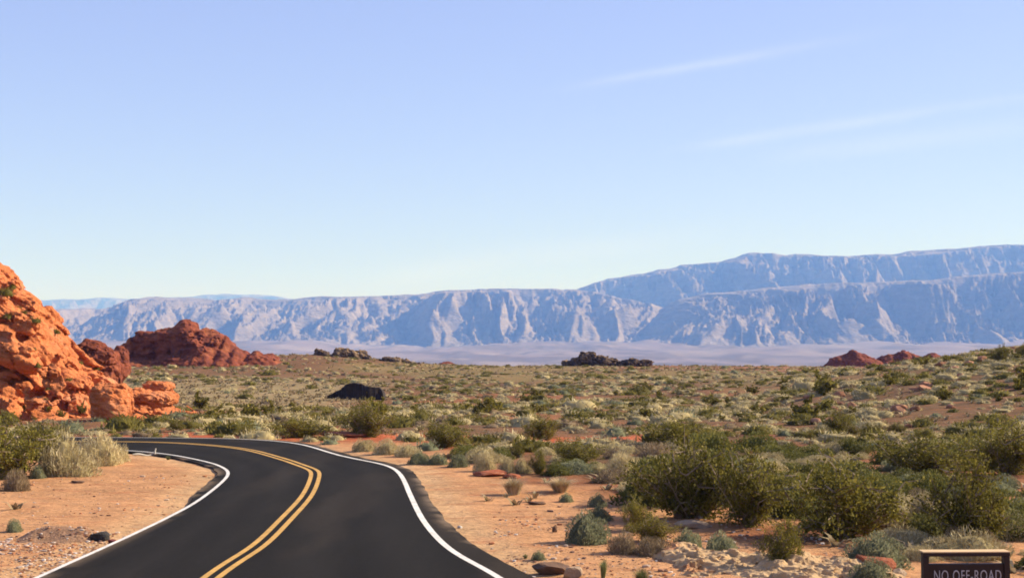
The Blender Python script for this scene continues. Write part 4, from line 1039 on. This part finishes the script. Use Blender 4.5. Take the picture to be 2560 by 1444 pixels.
# bleached branch by the inner bend
b0, b1 = G(336, 1139), G(386, 1139)
pts = [np.array([b0[0] + (b1[0] - b0[0]) * t, b0[1] + (b1[1] - b0[1]) * t, float(H(b0[0] + (b1[0] - b0[0]) * t, b0[1] + (b1[1] - b0[1]) * t)) + .05 + .03 * math.sin(t * 7)]) for t in np.linspace(0, 1, 9)]
br_ = [np.array(pts)] + [np.array([pts[8], pts[8] + [.02, 0, .10], pts[8] + [.05, .02, .25]]), np.array([pts[4], pts[4] + [-.2, -.15, .05], pts[4] + [-.42, -.3, .06]])]
ctr = pts[0].copy(); sv, sq = stem_prisms([b - ctr for b in br_], .055, .03)
o = obj('dead_branch', mesh('dead_branch', sv, quads=sq, mats=[M['dead']], smooth=True), loc=ctr); tag(o, 'bleached white dead branch lying beside the inner road edge', 'branch')

# ------------------------------------------------------------------ sign
def box(lo, hi, bev=.004):
    import bmesh
    bm = bmesh.new(); bmesh.ops.create_cube(bm, size=1.0)
    for v in bm.verts: v.co = [lo[i] + (v.co[i] + .5) * (hi[i] - lo[i]) for i in range(3)]
    bmesh.ops.bevel(bm, geom=bm.edges[:], offset=bev, segments=2, affect='EDGES', profile=.6)
    me = bpy.data.meshes.new('part'); bm.to_mesh(me); bm.free(); return me
YSG = 15.0
c0, c1 = at(2304, 1376, YSG), at(2522, 1376, YSG)
sw = c1[0] - c0[0]; ztop = c0[2]; cx = (c0[0] + c1[0]) / 2; zg = float(H(cx, YSG))
sg = obj('road_sign', None, loc=(cx, YSG, zg)); sg.rotation_euler = (0, 0, R(2))
tag(sg, 'brown timber sign reading NO OFF-ROAD at the bottom corner', 'sign')
u_ = YSG / F; top = ztop - zg
def spart(name, lo, hi, m, lab=None):
    me = box(lo, hi); me.materials.append(M[m]); me.name = name
    o = obj(name, me, sg)
    if lab: o['label'] = lab
    return o
pw = 14 * u_
spart('post', (-sw / 2, -.045, -.35), (-sw / 2 + pw, .045, top - .052), 'signbrown')
spart('post', (sw / 2 - pw, -.045, -.35), (sw / 2, .045, top - .052), 'signbrown')
spart('top_rail', (-sw / 2 - .002, -.047, top - .050), (sw / 2 + .002, .047, top - .012), 'signbrown')
spart('lit_tint_cap', (-sw / 2 - .004, -.049, top - .012), (sw / 2 + .004, .115, top), 'signedge', 'timber cap tinted pale as if sunlit')  # top edge of the sign, sunlight put into its colour
zp = top - 31 * u_
pn = spart('panel', (-sw / 2 + pw + .001, -.030, zp - .52), (sw / 2 - pw - .001, .030, zp), 'signbrown')
fc = bpy.data.curves.new('lettering', 'FONT'); fc.body = 'NO OFF-ROAD'; fc.size = .15; fc.extrude = .003; fc.align_x = 'CENTER'; fc.space_character = 1.12; fc.offset = -.0012
fo_ = bpy.data.objects.new('lettering_tmp', fc); COL.objects.link(fo_)
bpy.context.view_layer.update()
fm = bpy.data.meshes.new_from_object(fo_.evaluated_get(bpy.context.evaluated_depsgraph_get())); bpy.data.objects.remove(fo_)
fv = np.empty(len(fm.vertices) * 3); fm.vertices.foreach_get('co', fv); fv = fv.reshape(-1, 3)
wd = np.ptp(fv[:, 0]); ht = np.ptp(fv[:, 1])
fv[:, 0] = (fv[:, 0] - (fv[:, 0].max() + fv[:, 0].min()) / 2) * (168 * u_ / wd); fv[:, 1] = (fv[:, 1] - fv[:, 1].min()) * (27 * u_ / ht)
out = np.stack([fv[:, 0] + .012, -.0335 - fv[:, 2], zp - 15 * u_ - 27 * u_ + fv[:, 1]], 1)
fm.vertices.foreach_set('co', out.ravel().astype(np.float32)); fm.update(); fm.materials.clear(); fm.materials.append(M['signletter']); fm.name = 'lettering'
obj('lettering', fm, pn)

# ------------------------------------------------------------------ haze
HZ = bpy.data.materials.new('thin_air'); HZ.use_nodes = True
hn, hl = HZ.node_tree.nodes, HZ.node_tree.links
hn.clear()
pv = hn.new('ShaderNodeVolumePrincipled')
pv.inputs['Color'].default_value = (.17, .37, 1.0, 1); pv.inputs['Absorption Color'].default_value = (1, 1, 1, 1); pv.inputs['Density'].default_value = 8.6e-5
pv.inputs['Density Attribute'].default_value = ''; pv.inputs['Temperature Attribute'].default_value = ''
pv.inputs['Anisotropy'].default_value = 0.0
ho = hn.new('ShaderNodeOutputMaterial'); hl.new(pv.outputs[0], ho.inputs['Volume'])
zlo = float(gz.min()) - 1.5
X0, X1, Y0, Y1, Z1 = -22500, 22500, -1200, 35500, 1120
hv = [(x, y, z) for z in (zlo, Z1) for y in (Y0, Y1) for x in (X0, X1)]
hq = [(0, 2, 3, 1), (4, 5, 7, 6), (0, 1, 5, 4), (2, 6, 7, 3), (0, 4, 6, 2), (1, 3, 7, 5)]
hz = obj('haze', mesh('haze', hv, quads=hq, mats=[HZ])); tag(hz, 'thin blue air between the road and the far mountains', kind='stuff')
hz.display_type = 'WIRE'
